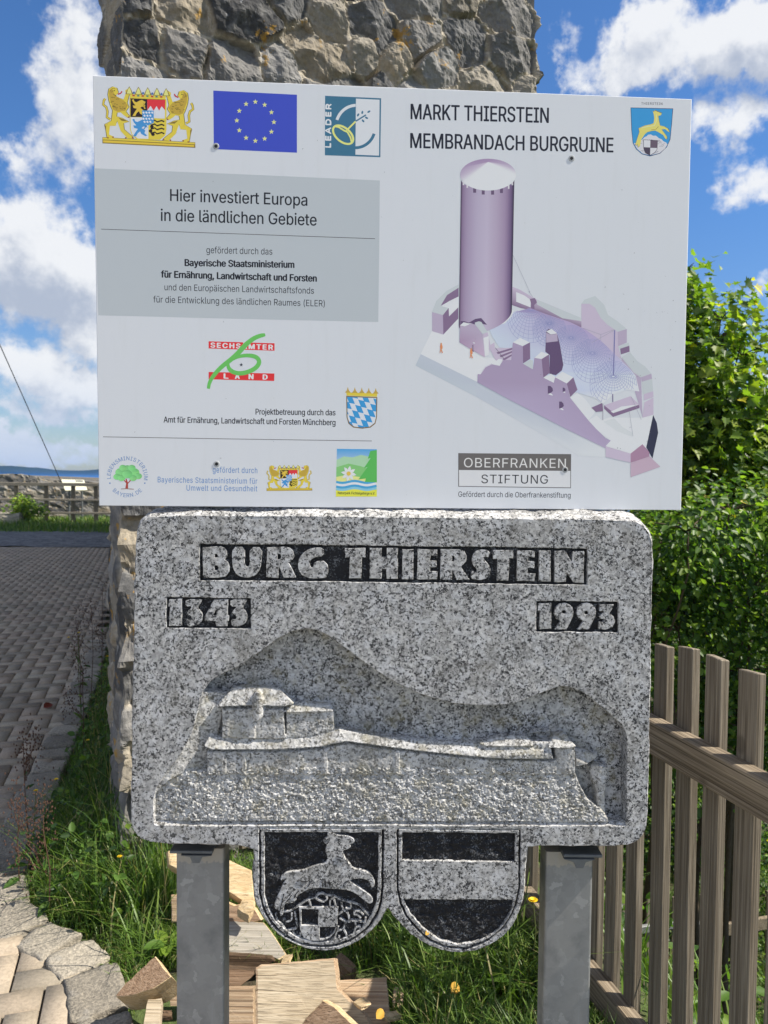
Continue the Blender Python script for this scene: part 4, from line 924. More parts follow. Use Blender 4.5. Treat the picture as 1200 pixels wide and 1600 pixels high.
# --- coat with two lions, drawn twice
GOLD, GOLDD, RED, BLU, DK = (204, 186, 70), (120, 104, 48), (196, 52, 62), (62, 136, 204), (36, 26, 28)
def great_arms(part_, f, detail=True):
    W_ = lambda p: [f(x, y) for x, y in p]; P = lambda l, p, c: A.poly(part_, l, W_(p), c); sc = abs(f(100, 0)[0]-f(0, 0)[0])/100
    Ln = lambda l, p, w_, c: A.line(part_, l, W_(p), w_*sc, c)
    P(1, [(75, 632), (1162, 692), (1165, 757), (75, 704)], GOLDD); P(2, [(80, 637), (1158, 697), (1160, 716), (80, 660)], GOLD); P(2, [(84, 668), (1150, 724), (1150, 746), (84, 694)], (196, 178, 66))
    lion = [(140, 130), (150, 66), (200, 38), (246, 58), (262, 110), (232, 150), (322, 192), (348, 120), (342, 84), (384, 58), (408, 92), (384, 150), (366, 230), (384, 280), (350, 330), (395, 388), (372, 408), (318, 370), (290, 342), (246, 345), (240, 388), (300, 405), (366, 440), (384, 452), (322, 470), (330, 540), (420, 620), (442, 650), (372, 650), (288, 560), (248, 440), (232, 500), (165, 500), (152, 600), (214, 628), (206, 646), (130, 640), (118, 560), (104, 480), (180, 440), (196, 320), (176, 280), (150, 200)]
    tail = [(168, 425), (128, 400), (135, 330), (120, 280), (84, 250), (92, 205), (108, 180)]
    mane = [(150, 90), (190, 60), (216, 130), (250, 160), (330, 205), (372, 260), (340, 325), (250, 335), (200, 310), (185, 250), (158, 180)]
    for mir in (False, True):
        h = (lambda p: [(1222-x, y+(1222-2*x)*.050+2) for x, y in p]) if mir else (lambda p: p)
        P(1, h([(x+(-6 if x < 240 else 6), y) for x, y in lion]), DK if detail else GOLDD); P(2, h(lion), GOLD); Ln(1, h(tail), 30, GOLDD); Ln(2, h(tail), 18, GOLD)
        P(3, h(mane), (170, 150, 62)); P(3, h([(258, 400), (330, 425), (368, 448), (300, 440)]), GOLDD); P(3, h([(118, 500), (96, 490), (118, 580)]), GOLDD)
        Ln(3, h([(256, 130), (290, 118), (305, 95)]), 16, (170, 50, 60))
        for x, y in ((140, 640), (200, 632), (350, 640), (430, 640), (384, 70), (384, 398)): P(4, h(circ(x, y, 11, 9, 7)), (130, 70, 50))
        if detail:
            for k in range(46):
                x, y = rr.uniform(165, 350), rr.uniform(90, 320)
                if inpoly(x, y, mane): Ln(4, h([(x-9, y-5), (x, y+4), (x+9, y-4)]), 5, (96, 84, 40))
            P(5, h(circ(215, 88, 8, 6, 7)), DK); Ln(4, h([(180, 110), (170, 80), (195, 58), (225, 66)]), 6, GOLDD)
    P(3, [(392, 172), (826, 190), (826, 545), (812, 612), (750, 664), (480, 660), (420, 610), (398, 540)], GOLD)
    P(4, [(404, 180), (602, 188), (602, 396), (404, 396)], DK); P(4, [(600, 188), (812, 196), (806, 415), (600, 405)], (190, 202, 220))
    P(5, [(600, 188), (812, 196), (809, 318), (770, 270), (740, 322), (710, 268), (676, 322), (640, 265), (602, 318)], RED)
    P(4, [(404, 398), (614, 404), (614, 652), (490, 648), (426, 600), (408, 540)], (192, 204, 222)); P(4, [(616, 408), (815, 418), (814, 545), (800, 606), (745, 652), (616, 652)], GOLD)
    beast = [(0, 0), (22, -8), (30, 20), (55, 30), (90, 10), (118, 0), (150, 20), (132, 50), (158, 70), (150, 90), (118, 82), (100, 100), (140, 130), (130, 160), (160, 190), (140, 196), (96, 170), (84, 140), (60, 160), (40, 200), (8, 196), (34, 150), (60, 110), (20, 100), (10, 70), (44, 70), (20, 40)]
    P(5, [(420+x, 195+y*.95) for x, y in beast], (200, 176, 70)); P(5, [(425+x*1.1, 425+y*1.0) for x, y in beast], BLU)
    Ln(5, [(575, 300), (555, 260), (575, 215)], 14, (200, 176, 70)); Ln(5, [(560, 540), (590, 500), (600, 520)], 14, BLU)
    for y in (440, 485, 530, 580): Ln(5, [(640, y+50 if False else y+8), (690, y-6), (715, y+14), (770, y-2), (800, y+12)], 17, DK); 
    for x, y in ((655, 510), (640, 560), (668, 600)): P(6, circ(x, y, 22, 20, 8), DK)
    P(6, [(540, 318), (676, 322), (678, 462), (612, 496), (546, 462)], BLU)
    for i in range(4):
        for j in range(4):
            x, y = 556+j*34+(i % 2)*12, 345+i*36
            if x < 660: P(7, [(x-14, y-6), (x+4, y-14), (x+16, y+6), (x-2, y+14)], (196, 208, 224))
    P(4, [(394, 128), (820, 150), (814, 196), (398, 180)], GOLD); Ln(5, [(398, 178), (814, 195)], 6, GOLDD)
    for x, c in ((440, RED), (495, (70, 120, 120)), (548, RED), (602, (70, 130, 110)), (658, RED), (710, (70, 120, 120)), (764, RED)): P(5, [(x-14, 132+(x-394)*.05), (x+14, 133+(x-394)*.05), (x+14, 152+(x-394)*.05), (x-14, 151+(x-394)*.05)], c if c != RED else (168, 70, 60))
    for k in range(5):
        x, y = 390+k*108, 70+k*5.4; P(4, [(x-46, y+58), (x-20, y), (x, y-34), (x+20, y), (x+46, y+60)], GOLDD); P(5, [(x-30, y+52), (x-14, y), (x, y-22), (x+14, y), (x+30, y+54)], (212, 204, 132))
        if k < 4: P(5, circ(x+54, y+42, 14, 16, 8), (70, 110, 170))
great_arms('coat_of_arms', lambda x, y: (150+x/7.5, 130+y/7.5))
great_arms('coat_of_arms#2', lambda x, y: (416.5+(x-75)*.0655, 727+(y-30)*.0595-(x-75)*.0035), False)
# --- town arms
z3 = lambda p: zc(800, 110, 4.0, p)
A.text('town_arms', 1, 'THIERSTEIN', (1002, 163.3), (1035, 164), 3.6, (96, 100, 110), .01, 1.15)
shld = [(741, 232), (1007, 238), (1000, 330), (990, 430), (968, 480), (925, 520), (862, 537), (812, 524), (775, 492), (755, 455), (746, 370)]
A.poly('town_arms', 1, z3(shld), (24, 36, 76)); A.poly('town_arms', 2, z3([(p[0]+(862-p[0])*.025, p[1]+(380-p[1])*.022) for p in shld]), (40, 138, 206))
A.poly('town_arms', 3, z3([(762, 455), (785, 452), (800, 438), (815, 432), (830, 416), (842, 412), (850, 402), (868, 400), (880, 408), (900, 408), (918, 424), (935, 430), (945, 442), (962, 450), (972, 462), (955, 490), (922, 517), (862, 531), (815, 519), (782, 490)]), (188, 196, 212))
for k in range(34):
    x, y = rr.uniform(780, 955), rr.uniform(425, 515)
    if inpoly(x, y, [(775, 460), (865, 405), (965, 462), (920, 512), (862, 526), (815, 514)]): A.line('town_arms', 4, z3([(x-9, y+rr.uniform(-6, 6)), (x, y+rr.uniform(-7, 7)), (x+9, y+rr.uniform(-6, 6))]), .5, (110, 116, 136))
dr = [(880, 256), (888, 258), (893, 250), (905, 257), (935, 268), (931, 280), (914, 285), (917, 310), (925, 345), (950, 350), (974, 364), (984, 386), (974, 382), (957, 367), (934, 369), (950, 390), (968, 414), (966, 430), (958, 426), (945, 405), (915, 386), (895, 376), (870, 379), (845, 386), (828, 402), (808, 432), (800, 470), (788, 480), (786, 458), (779, 468), (772, 462), (785, 420), (797, 384), (792, 362), (830, 345), (865, 338), (885, 330), (889, 300), (886, 276)]
A.poly('town_arms', 5, z3([(862+(x-862)*1.03, 365+(y-365)*1.03) for x, y in dr]), (110, 90, 40)); A.poly('town_arms', 6, z3(dr), (216, 196, 110)); A.line('town_arms', 7, z3([(808, 360), (850, 350), (890, 345), (905, 310), (900, 275)]), 1.2, (232, 222, 168)); A.line('town_arms', 7, z3([(870, 372), (900, 368), (915, 350)]), .6, (130, 104, 50))
A.poly('town_arms', 7, z3([(820, 432), (911, 437), (908, 492), (894, 515), (862, 533), (832, 516), (822, 490)]), (60, 54, 76)); A.poly('town_arms', 8, z3([(823, 435), (865, 437), (864, 482), (824, 480)]), (190, 200, 216)); A.poly('town_arms', 8, z3([(864, 484), (906, 485), (904, 495), (892, 512), (863, 529)]), (190, 200, 216)); A.poly('town_arms', 8, z3([(867, 439), (908, 440), (906, 483), (867, 482)]), (88, 78, 100))
# --- red and green label
A.poly('regional_emblem', 1, [(326, 533.2), (429, 536.4), (429, 548), (326, 544.4)], (206, 48, 54)); A.poly('regional_emblem', 1, [(326, 581.2), (428.8, 583.6), (428.4, 595.3), (326, 592.6)], (206, 48, 54))
A.text('regional_emblem', 2, 'SECHSÄMTER', (329.5, 542.8), (426, 546.4), 7.2, (200, 208, 220), .05, 1.25)
for ch, x in (('L', 350), ('A', 367.5), ('N', 389), ('D', 411)): A.text('regional_emblem', 2, ch, (x, 591.2+(x-350)*.026), (x+6.5, 591.4+(x-350)*.026), 7.4, (200, 208, 220), .05)
z7_ = lambda p: zc(150, 500, 2.609, p); GR = (94, 178, 92)
sw = np.array(smooth_line(np.array([(690, 60), (668, 64), (640, 76), (606, 104), (580, 135), (552, 160), (512, 190), (482, 222), (463, 252), (458, 280)])));
A.line('regional_emblem', 3, z7_([tuple(p) for p in sw]), np.interp(np.linspace(0, 1, len(sw)), [0, .1, .4, .75, 1], [4.0, 6.2, 8.0, 6.4, 4.6]), GR)
lp = np.array(smooth_line(np.array([(548, 165), (580, 148), (622, 143), (655, 150), (668, 170), (655, 194), (622, 212), (586, 219), (556, 212), (540, 196), (537, 176)])))
A.line('regional_emblem', 4, z7_([tuple(p) for p in lp]), np.interp(np.linspace(0, 1, len(lp)), [0, .3, .5, .8, 1], [4.0, 6.6, 7.0, 6.8, 4.0]), GR)
A.poly('regional_emblem', 5, [(377+(3.2 if j % 2 == 0 else 1.2)*math.sin(R(36*j)), 570-(3.2 if j % 2 == 0 else 1.2)*math.cos(R(36*j))) for j in range(10)], (40, 46, 60))
# --- lozenge shield
A.poly('lozenge_shield', 1, [(541, 618.5), (589.5, 620.5), (589, 652), (586.5, 662), (579, 668), (566, 669.8), (552, 668), (544.5, 662), (541.5, 652)], (112, 96, 60)); A.poly('lozenge_shield', 2, [(542.5, 620), (588, 622), (587.6, 652), (585.2, 661), (578, 666.5), (566, 668), (553, 666.5), (546, 661), (543, 652)], (190, 203, 221))
lz = [(542.5, 620), (588, 622), (587.6, 652), (585.2, 661), (578, 666.5), (566, 668), (553, 666.5), (546, 661), (543, 652)]
for i in range(-3, 7):
    for j in range(-2, 6):
        x, y = 541+i*9.3+j*4.4, 624+j*11.4+i*3.2-6
        q = [(x, y), (x+9.3, y+3.2-1), (x+9.3+4.4, y+3.2+10), (x+4.4, y+11.4)]; 
        if (i+j) % 2: continue
        q = clip_poly(q, lz) if 'clip_poly' in globals() else q
        if len(q) > 2: A.poly('lozenge_shield', 3, q, (52, 140, 206))
A.poly('lozenge_shield', 2, [(541, 613), (589.5, 615), (589, 620), (541.5, 618)], GOLD)
for k in range(5): x, y = 543.5+k*10.9, 609.5+k*.4; A.poly('lozenge_shield', 2, [(x-4.5, y+4), (x-1.5, y), (x, y-5), (x+1.5, y), (x+4.5, y+4)], (170, 150, 80))
# --- round tree emblem
A.arctext('tree_emblem', 1, 'LEBENSMINISTERIUM', (199, 745), 29, R(188), R(-12), 6.0, (84, 124, 182), bold=.012); A.arctext('tree_emblem', 1, 'BAYERN.DE', (199, 745), 29, R(222), R(318), 6.0, (84, 124, 182), True, .012)
for a in (200, -20): A.poly('tree_emblem', 1, circ(199+29*math.cos(R(a)), 745-29*math.sin(R(a)), 1.2, n=8), (84, 124, 182))
A.line('tree_emblem', 1, [(198, 763), (198.6, 755), (197, 748)], [4.4, 3, 1.6], (150, 66, 60)); A.line('tree_emblem', 2, [(199, 756), (193, 749)], 1.6, (150, 66, 60)); A.line('tree_emblem', 2, [(199, 756), (206, 748)], 1.6, (150, 66, 60)); A.line('tree_emblem', 1, [(189, 764), (198, 763.6), (209, 764.4)], 1.0, (120, 80, 66))
for i, (x, y, r_) in enumerate(((199, 734, 9), (188, 738, 8), (210, 738, 8), (183, 745, 6), (216, 744, 6), (192, 731, 6), (206, 731, 6), (190, 747, 6), (208, 747, 6), (199, 741, 8))):
    A.poly('tree_emblem', 3+i, circ(x, y, r_, r_*.8, 12), [(100+8*(i % 3), 180+6*(i % 4), 118)]*3+[(126, 204, 140)]*5+[(96, 172, 112)]*4)
# --- park emblem
z8 = lambda p: zc(150, 500, 2.609, p)
A.poly('park_emblem', 1, z8([(982, 525), (1145, 527), (1145, 640), (980, 638)]), [(70, 150, 214), (70, 150, 214), (200, 214, 224), (200, 214, 224)])
A.poly('park_emblem', 2, z8([(981, 570), (1010, 556), (1045, 560), (1080, 550), (1110, 556), (1145, 575), (1145, 660), (979, 655)]), (150, 194, 168)); A.poly('park_emblem', 3, z8([(980, 600), (1030, 585), (1080, 596), (1145, 620), (1145, 665), (979, 660)]), (116, 182, 118))
A.poly('park_emblem', 4, z8([(979, 640), (1020, 632), (1075, 640), (1145, 650), (1145, 720), (978, 720)]), (206, 208, 140)); A.poly('park_emblem', 5, z8([(978, 690), (1145, 692), (1145, 720), (978, 720)]), (222, 206, 74))
for k, c in ((0, (64, 150, 206)), (1, (196, 210, 226)), (2, (64, 150, 206)), (3, (120, 180, 212))):
    A.line('park_emblem', 6, z8([(979+i*12.7, 660+k*9.5+4*math.sin(i*.8)) for i in range(14)]), 3.6, c)
A.poly('park_emblem', 7, z8([(1145, 530), (1118, 534), (1108, 566), (1120, 562), (1092, 604), (1106, 600), (1070, 650), (1100, 646), (1096, 660), (1145, 662)]), (80, 170, 88))
for k in range(8): a = R(45*k+10); A.poly('park_emblem', 8+k, z8([(1030+6*math.cos(a+1.3), 626+6*math.sin(a+1.3)), (1030+22*math.cos(a+.28), 626+22*math.sin(a+.28)), (1030+32*math.cos(a), 626+32*math.sin(a)), (1030+22*math.cos(a-.28), 626+22*math.sin(a-.28)), (1030+6*math.cos(a-1.3), 626+6*math.sin(a-1.3))]), (206, 212, 220))
A.poly('park_emblem', 17, z8(circ(1030, 626, 9, 9, 9)), (216, 176, 80)); A.text('park_emblem', 7, 'Naturpark Fichtelgebirge e.V.', z8([(986, 710)])[0], z8([(1138, 712)])[0], 4.0, (50, 56, 40), .012)
# --- foundation label
z9 = lambda p: zc(600, 660, 2.5, p)
A.poly('foundation_label', 1, z9([(290, 120), (731, 124), (730, 257), (290, 251)]), (90, 92, 98)); A.poly('foundation_label', 2, z9([(293, 186), (728, 189.5), (727.5, 254), (293, 248.5)]), (190, 200, 214)); A.poly('foundation_label', 2, z9([(293, 123), (728, 127), (728, 187), (293, 183)]), (94, 95, 99))
A.text('foundation_label', 3, 'OBERFRANKEN', (724.8, 730), (884, 731.2), 14.6, (196, 204, 214), 0, 1.06); A.text('foundation_label', 3, 'STIFTUNG', (752, 755), (856, 755.8), 13.6, (36, 38, 46), 0, 1.06); A.text('foundation_label', 1, 'Gefördert durch die Oberfrankenstiftung', (716, 776.2), (891.5, 777.8), 8.4, BLK, 0)
# --- drawing of the tower and ruin
zt = lambda p: zc(640, 240, 4.705, p); zr = lambda p: zc(800, 440, 4.615, p); zm = lambda p: zc(640, 480, 5.4545, p)
LT, LT2, MD, MD2, PL, PLD = (203, 215, 226), (174, 188, 202), (162, 157, 188), (176, 172, 201), (118, 102, 138), (88, 74, 112); D_ = 'ruin_drawing'
A.poly(D_, 1, zm([(95, 400), (190, 205), (290, 235), (412, 95), (420, 300), (640, 425), (760, 440), (700, 500), (605, 575), (580, 640)]), LT)
A.poly(D_, 1, zm([(95, 400), (578, 638), (570, 764), (50, 497)]), [(168, 182, 204), (168, 182, 204), (172, 187, 206), (164, 180, 200)])
A.poly(D_, 1, [(744.5, 620), (746, 597), (860, 655), (946, 700), (946, 714), (905, 712)], [(170, 184, 205)]*3+[(190, 202, 217)]*3)
A.poly(D_, 2, zt([(165, 1165), (245, 1187), (248, 1330), (165, 1305)]), MD); A.poly(D_, 2, zt([(245, 1187), (287, 1135), (290, 1197), (358, 1130), (358, 1212), (248, 1330)]), PL)
A.poly(D_, 3, zt([(165, 1165), (195, 1085), (270, 1010), (360, 962), (360, 986), (275, 1040), (228, 1120), (287, 1135), (245, 1187)]), LT2); A.poly(D_, 2, zt([(228, 1120), (275, 1040), (360, 984), (360, 1050), (290, 1086)]), PL); A.poly(D_, 2, zt([(232, 1122), (290, 1084), (360, 1050), (360, 1130), (290, 1196), (287, 1135)]), LT)
# rear wall
A.poly(D_, 2, zr([(-110, 10), (-110, -10), (60, 60), (180, 130), (340, 195), (500, 265), (510, 335), (370, 290), (180, 215), (60, 190), (-110, 130)]), [MD2]*6+[PL]*5); A.poly(D_, 3, zr([(180, 130), (500, 262), (500, 285), (365, 265), (180, 165)]), LT2); A.poly(D_, 3, zr([(30, 75), (90, 100), (135, 132), (134, 186), (80, 165), (30, 145)]), LT); A.poly(D_, 4, zr([(128, 125), (165, 118), (180, 150), (160, 170), (165, 212), (136, 200), (138, 160)]), PL)
# big wall at the back right
A.poly(D_, 3, zr([(500, 265), (500, 160), (522, 132), (600, 190), (640, 262), (690, 312), (742, 345), (742, 525), (640, 425), (500, 335)]), MD2); A.poly(D_, 4, zr([(500, 160), (522, 130), (600, 104), (665, 168), (692, 240), (760, 285), (826, 340), (762, 362), (742, 346), (690, 312), (640, 262), (600, 190), (560, 160)]), LT2)
A.poly(D_, 5, zr([(762, 362), (828, 342), (828, 440), (765, 465)]), MD); A.poly(D_, 4, zr([(742, 346), (762, 362), (765, 465), (790, 560), (742, 525)]), MD2); A.poly(D_, 5, zr([(762, 466), (842, 440), (846, 462), (780, 482)]), LT2); A.poly(D_, 6, zr([(780, 484), (846, 462), (848, 505), (785, 525)]), PL)
A.poly(D_, 5, zr([(790, 545), (850, 508), (905, 575), (960, 612), (1005, 664), (930, 690), (878, 655)]), LT2); A.poly(D_, 5, zr([(790, 548), (878, 656), (930, 692), (942, 980), (888, 800), (860, 660), (790, 580)]), MD)
A.poly(D_, 6, zr([(930, 690), (1005, 664), (1010, 700), (936, 722)]), MD); A.poly(D_, 5, zr([(936, 722), (1010, 700), (1018, 790), (945, 812)]), LT2); A.poly(D_, 6, zr([(950, 812), (1018, 790), (1020, 832), (952, 858)]), MD2); A.poly(D_, 5, zr([(955, 870), (1020, 836), (1020, 960), (940, 982)]), MD2)
A.poly(D_, 2, zr([(640, 1000), (700, 980), (940, 982), (1018, 958), (970, 1195), (855, 1240), (690, 1135), (610, 1065)]), LT); A.poly(D_, 3, zr([(660, 1010), (735, 985), (800, 1050), (870, 1090), (870, 1120), (760, 1080)]), (188, 200, 214)); A.poly(D_, 6, zr([(1018, 962), (1044, 1020), (1054, 1090), (1013, 1276), (968, 1195)]), (44, 48, 74))
A.poly(D_, 3, zr([(664, 892), (855, 826), (920, 888), (730, 975)]), MD2); A.poly(D_, 4, zr([(730, 944), (918, 888), (918, 912), (728, 976), (664, 916), (664, 892)]), PL); A.poly(D_, 5, zr([(712, 938), (790, 900), (915, 886), (800, 925), (730, 948)]), (202, 212, 224))
# membrane
mem = zt([(570, 1255), (640, 1240), (700, 1215), (752, 1170), (800, 1152)])+zr([(40, 215), (130, 190), (240, 232), (420, 292), (520, 340), (640, 425), (740, 520), (860, 640), (892, 680), (918, 792), (830, 780), (730, 812), (655, 880), (600, 840), (470, 800), (400, 790), (300, 690), (150, 650), (20, 560)])+zt([(740, 1432), (660, 1425), (610, 1350)])
A.poly(D_, 6, mem, [(176, 192, 224)]*5+[(150, 144, 190), (150, 140, 186), (156, 146, 190), (160, 152, 196), (158, 150, 196), (160, 156, 200), (166, 166, 206), (176, 186, 220), (190, 204, 228), (196, 210, 230), (190, 204, 228), (196, 208, 228), (200, 212, 230), (192, 204, 228), (176, 192, 224), (170, 186, 222), (172, 188, 224), (172, 190, 226), (176, 194, 228)]+[(178, 196, 228)]*3)
inmem = lambda p: bool(inpoly(p[0], p[1], mem))
for (cx, cy, sc_) in ((135, 200, 1.0), (270, 302, .7), (425, 405, .8), (580, 515, .9), (730, 684, 1.0)):
    for k in range(1, 13):
        el_ = zr([(cx+sc_*k*14*math.cos(t), cy+sc_*k*(7.5+.6*k)*math.sin(t)+k*k*.45*sc_) for t in np.linspace(0, 2*math.pi, 33)]); run = []
        for p in el_+[(0, 0)]:
            if inmem(p): run.append(p)
            else:
                if len(run) > 2: A.line(D_, 7, run, .42 if k > 1 else 1.0, (128, 138, 190))
                run = []
    for k in range(26):
        t = 2*math.pi*k/26; ln_ = []
        for q in range(1, 13):
            p = zr([(cx+sc_*q*14*math.cos(t), cy+sc_*q*(7.5+.6*q)*math.sin(t)+q*q*.45*sc_)])[0]
            if inmem(p): ln_.append(p)
            else: break
        if len(ln_) > 2: A.line(D_, 8, ln_, .38, (128, 138, 190))
A.line(D_, 9, zr([(740, 350), (736, 520), (731, 678)]), 1.7, (112, 116, 170)); A.line(D_, 9, zr([(726, 812), (727, 868)]), 1.6, (112, 108, 150)); A.line(D_, 9, zr([(655, 880), (655, 1000)]), .6, (110, 100, 130))
for l in ([(510, 335), (640, 382), (738, 345)], [(575, 440), (738, 350)], [(845, 930), (872, 1115)], [(860, 830), (932, 995)], [(640, 382), (640, 420)]): A.line(D_, 9, zr(l), .45, (140, 146, 170))
A.line(D_, 9, zt([(760, 748), (885, 1020)])+zr([(120, 70), (150, 110)]), .5, (140, 146, 170))
# front wall
fw = zm([(578, 640), (580, 570), (605, 572), (640, 510), (700, 480), (765, 500), (800, 450), (865, 450), (880, 300), (965, 332), (965, 480), (1050, 530), (1064, 432), (1125, 442), (1140, 600)])+zr([(300, 730), (310, 690), (395, 735), (420, 840), (485, 920), (550, 1000), (610, 1065), (675, 1130), (712, 1146), (675, 1202), (400, 1068), (200, 965), (0, 862)])
A.poly(D_, 11, fw, [(150, 142, 178)]*18+[(154, 147, 184)]*5+[(158, 153, 190)]*5)
for q, c in (([(880, 300), (942, 262), (1024, 300), (962, 332)], LT), ([(965, 332), (1026, 300), (1028, 440), (966, 480)], PL), ([(966, 482), (1028, 446), (1052, 455), (1050, 530)], LT2), ([(1064, 432), (1122, 380), (1188, 402), (1125, 442)], LT), ([(1125, 442), (1188, 402), (1194, 560), (1140, 600)], PL)): A.poly(D_, 12, zm(q), c)
for q, c in (([(240, 505), (246, 360), (262, 342), (292, 345), (325, 376), (345, 452), (370, 600), (360, 640), (316, 675), (270, 665), (272, 530)], PLD), ([(246, 360), (285, 340), (325, 374), (280, 382)], LT), ([(246, 368), (280, 384), (325, 376), (330, 430), (246, 440)], MD), ([(228, 694), (280, 664), (312, 686), (300, 730)], LT), ([(310, 690), (362, 650), (442, 690), (395, 735)], LT), ([(395, 735), (442, 690), (472, 780), (420, 832)], PL), ([(420, 838), (472, 800), (530, 850), (600, 940), (550, 1000), (485, 920)], LT), ([(550, 1000), (610, 966), (690, 1040), (725, 1065), (945, 1170), (855, 1240), (675, 1186), (712, 1146), (670, 1120), (610, 1066)], LT), ([(675, 1188), (855, 1240), (855, 1306), (675, 1264)], MD2), ([(855, 1240), (940, 1172), (990, 1230), (990, 1262), (855, 1306)], (150, 124, 156)), ([(855, 1308), (990, 1258), (1070, 1335), (855, 1410)], (172, 158, 184)), ([(570, 910), (650, 875), (655, 935), (605, 940)], PL)): A.poly(D_, 12 if c != PLD else 10, zr(q), c)
for x, y, s_ in ((276, 780, 1), (375, 780, .55), (356, 890, .9)): A.poly(D_, 12, zr([(x-18*s_, y-28*s_), (x, y-28*s_), (x+16*s_, y-12*s_), (x+20*s_, y+8*s_), (x+4*s_, y+22*s_), (x-18*s_, y+30*s_)]), PLD); A.poly(D_, 12, zr([(x-18*s_, y+31*s_), (x+4*s_, y+24*s_), (x+20*s_, y+40*s_), (x+14*s_, y+42*s_)]), LT)
# tower
def cyl(lay):
    n = 26; prof = [(0, (52, 42, 66)), (.03, (118, 104, 140)), (.10, (140, 131, 166)), (.3, (159, 156, 188)), (.5, (166, 164, 194)), (.68, (156, 149, 181)), (.85, (138, 126, 162)), (.95, (96, 82, 122)), (1, (40, 34, 58))]
    pts, col, tri = [], [], []
    for i in range(n+1):
        f = .5-.5*math.cos(math.pi*i/n); x0 = 378+(770-378)*f; x1 = 362+(752-362)*f; b = math.sin(math.acos(max(-1, min(1, 2*f-1))))
        pts += zt([(x0, 190+70*b-30*(1-b)*0), (x1, 1262-f*110+100*b)]); c = tuple(np.interp(f, [p[0] for p in prof], [p[1][k] for p in prof]) for k in range(3)); col += [c, tuple(min(255, q+6) for q in c)]
        if i: o = 2*i; tri += [(o-2, o-1, o+1), (o-2, o+1, o)]
    A.add(D_, lay, pts, [t for t in tri], [ink(c) for c in col])
A.poly(D_, 8, zt([(620, 1262), (700, 1230), (752, 1150), (768, 1150), (752, 1195), (700, 1248), (600, 1275)]), (204, 214, 226))
cyl(9)
for x, y in ((396, 218), (424, 238), (478, 274), (541, 287), (610, 288), (675, 276), (728, 246), (755, 218)): wq = 11 if 430 < x < 720 else 6; A.poly(D_, 10, zt([(x-wq, y-20), (x+wq, y-20), (x+wq, y+14), (x-wq, y+14)]), (92, 78, 112) if 430 < x < 720 else (190, 196, 212))
n = 40; pts = zt([(577, 62)])+zt([(577+205*math.cos(2*math.pi*k/n), 155-117*math.sin(2*math.pi*k/n)) for k in range(n)])
colr_ = [(206, 214, 226)]+[tuple(np.interp(math.sin(2*math.pi*k/n)*.9-.25*math.cos(2*math.pi*k/n), [-1, -.2, .15, 1], [(206, 217, 229)[c], (194, 204, 219)[c], (168, 164, 194)[c], (142, 126, 168)[c]]) for c in range(3)) for k in range(n)]
ap = [pts[0]]*n; mixc = lambda a, b, f: tuple(p*(1-f)+q*f for p, q in zip(a, b))
A.add(D_, 11, pts[1:]+ap, [(k, (k+1) % n, n+k) for k in range(n)], [ink(c) for c in colr_[1:]]+[ink(mixc(colr_[1+k], (204, 212, 226) if pts[1+k][1] > pts[0][1]+6 else (150, 136, 174), .35)) for k in range(n)])
# gatehouse by the tower, people
A.poly(D_, 12, zm([(436, 150), (436, 118), (470, 120), (505, 132), (560, 100), (610, 92), (660, 150), (600, 140), (520, 150)]), PLD)
A.poly(D_, 13, zm([(430, 155), (470, 162), (530, 138), (562, 152), (620, 226), (640, 425), (540, 370), (425, 300)]), [MD]*5+[(176, 164, 196)]+[(150, 134, 170)]*2); A.poly(D_, 13, zm([(430, 155), (460, 128), (505, 138), (530, 136), (470, 164)]), LT); A.poly(D_, 14, zm([(560, 150), (555, 132), (590, 120), (612, 126), (666, 214), (622, 228)]), LT2); A.poly(D_, 13, zm([(622, 228), (666, 214), (690, 330), (676, 405), (640, 425)]), MD2); A.poly(D_, 14, zm([(628, 262), (674, 246), (676, 404), (642, 422), (636, 350)]), (204, 214, 226))
A.poly(D_, 13, zm([(530, 368), (532, 330), (540, 320), (546, 332), (546, 382)]), PLD); A.poly(D_, 14, zm([(538, 298), (556, 302), (558, 310), (542, 308)]), (206, 214, 226))
A.poly(D_, 7, zm([(676, 330), (722, 300), (728, 350), (880, 345), (862, 450), (800, 450), (765, 486), (726, 440), (690, 370)]), MD2)
for k in range(3): A.poly(D_, 8, zm([(740+k*26, 385+k*28), (878, 345+k*26), (872, 362+k*26), (752+k*26, 400+k*28)]), PL)
A.line(D_, 9, zm([(730, 345), (804, 440)]), .7, (96, 92, 112)); A.poly(D_, 13, zm([(606, 574), (640, 512), (700, 482), (762, 440), (792, 446), (768, 500), (700, 486), (645, 514)]), LT)
for x, y in ((270, 350), (526, 395)):
    A.poly(D_, 15, zm([(x-7, y-34), (x+6, y-34), (x+11, y-14), (x+10, y+4), (x+2, y+6), (x+14, y+38), (x+6, y+42), (x-2, y+16), (x-8, y+38), (x-14, y+40), (x-8, y+6), (x-11, y-12)]), (196, 132, 92)); A.poly(D_, 15, zm(circ(x-1, y-40, 7, 7, 8)), (186, 140, 110))
# scratches and specks on the printed face
for k in range(60):
    x, y = rr.gauss(1010, 40), rr.uniform(430, 720); a = rr.uniform(0, 3); l_ = rr.uniform(.6, 2.6)
    if k > 30: x, y = rr.uniform(165, 1060), rr.uniform(175, 780)
    if x < 1058: A.poly('board_scratches', 20, [(x, y), (x+l_*math.cos(a), y+l_*math.sin(a)), (x+l_*math.cos(a)+.5, y+l_*math.sin(a)+.5), (x+.4, y+.8)], (120, 126, 140))
A.build(sign)['board_scratches']['kind'] = 'stuff'
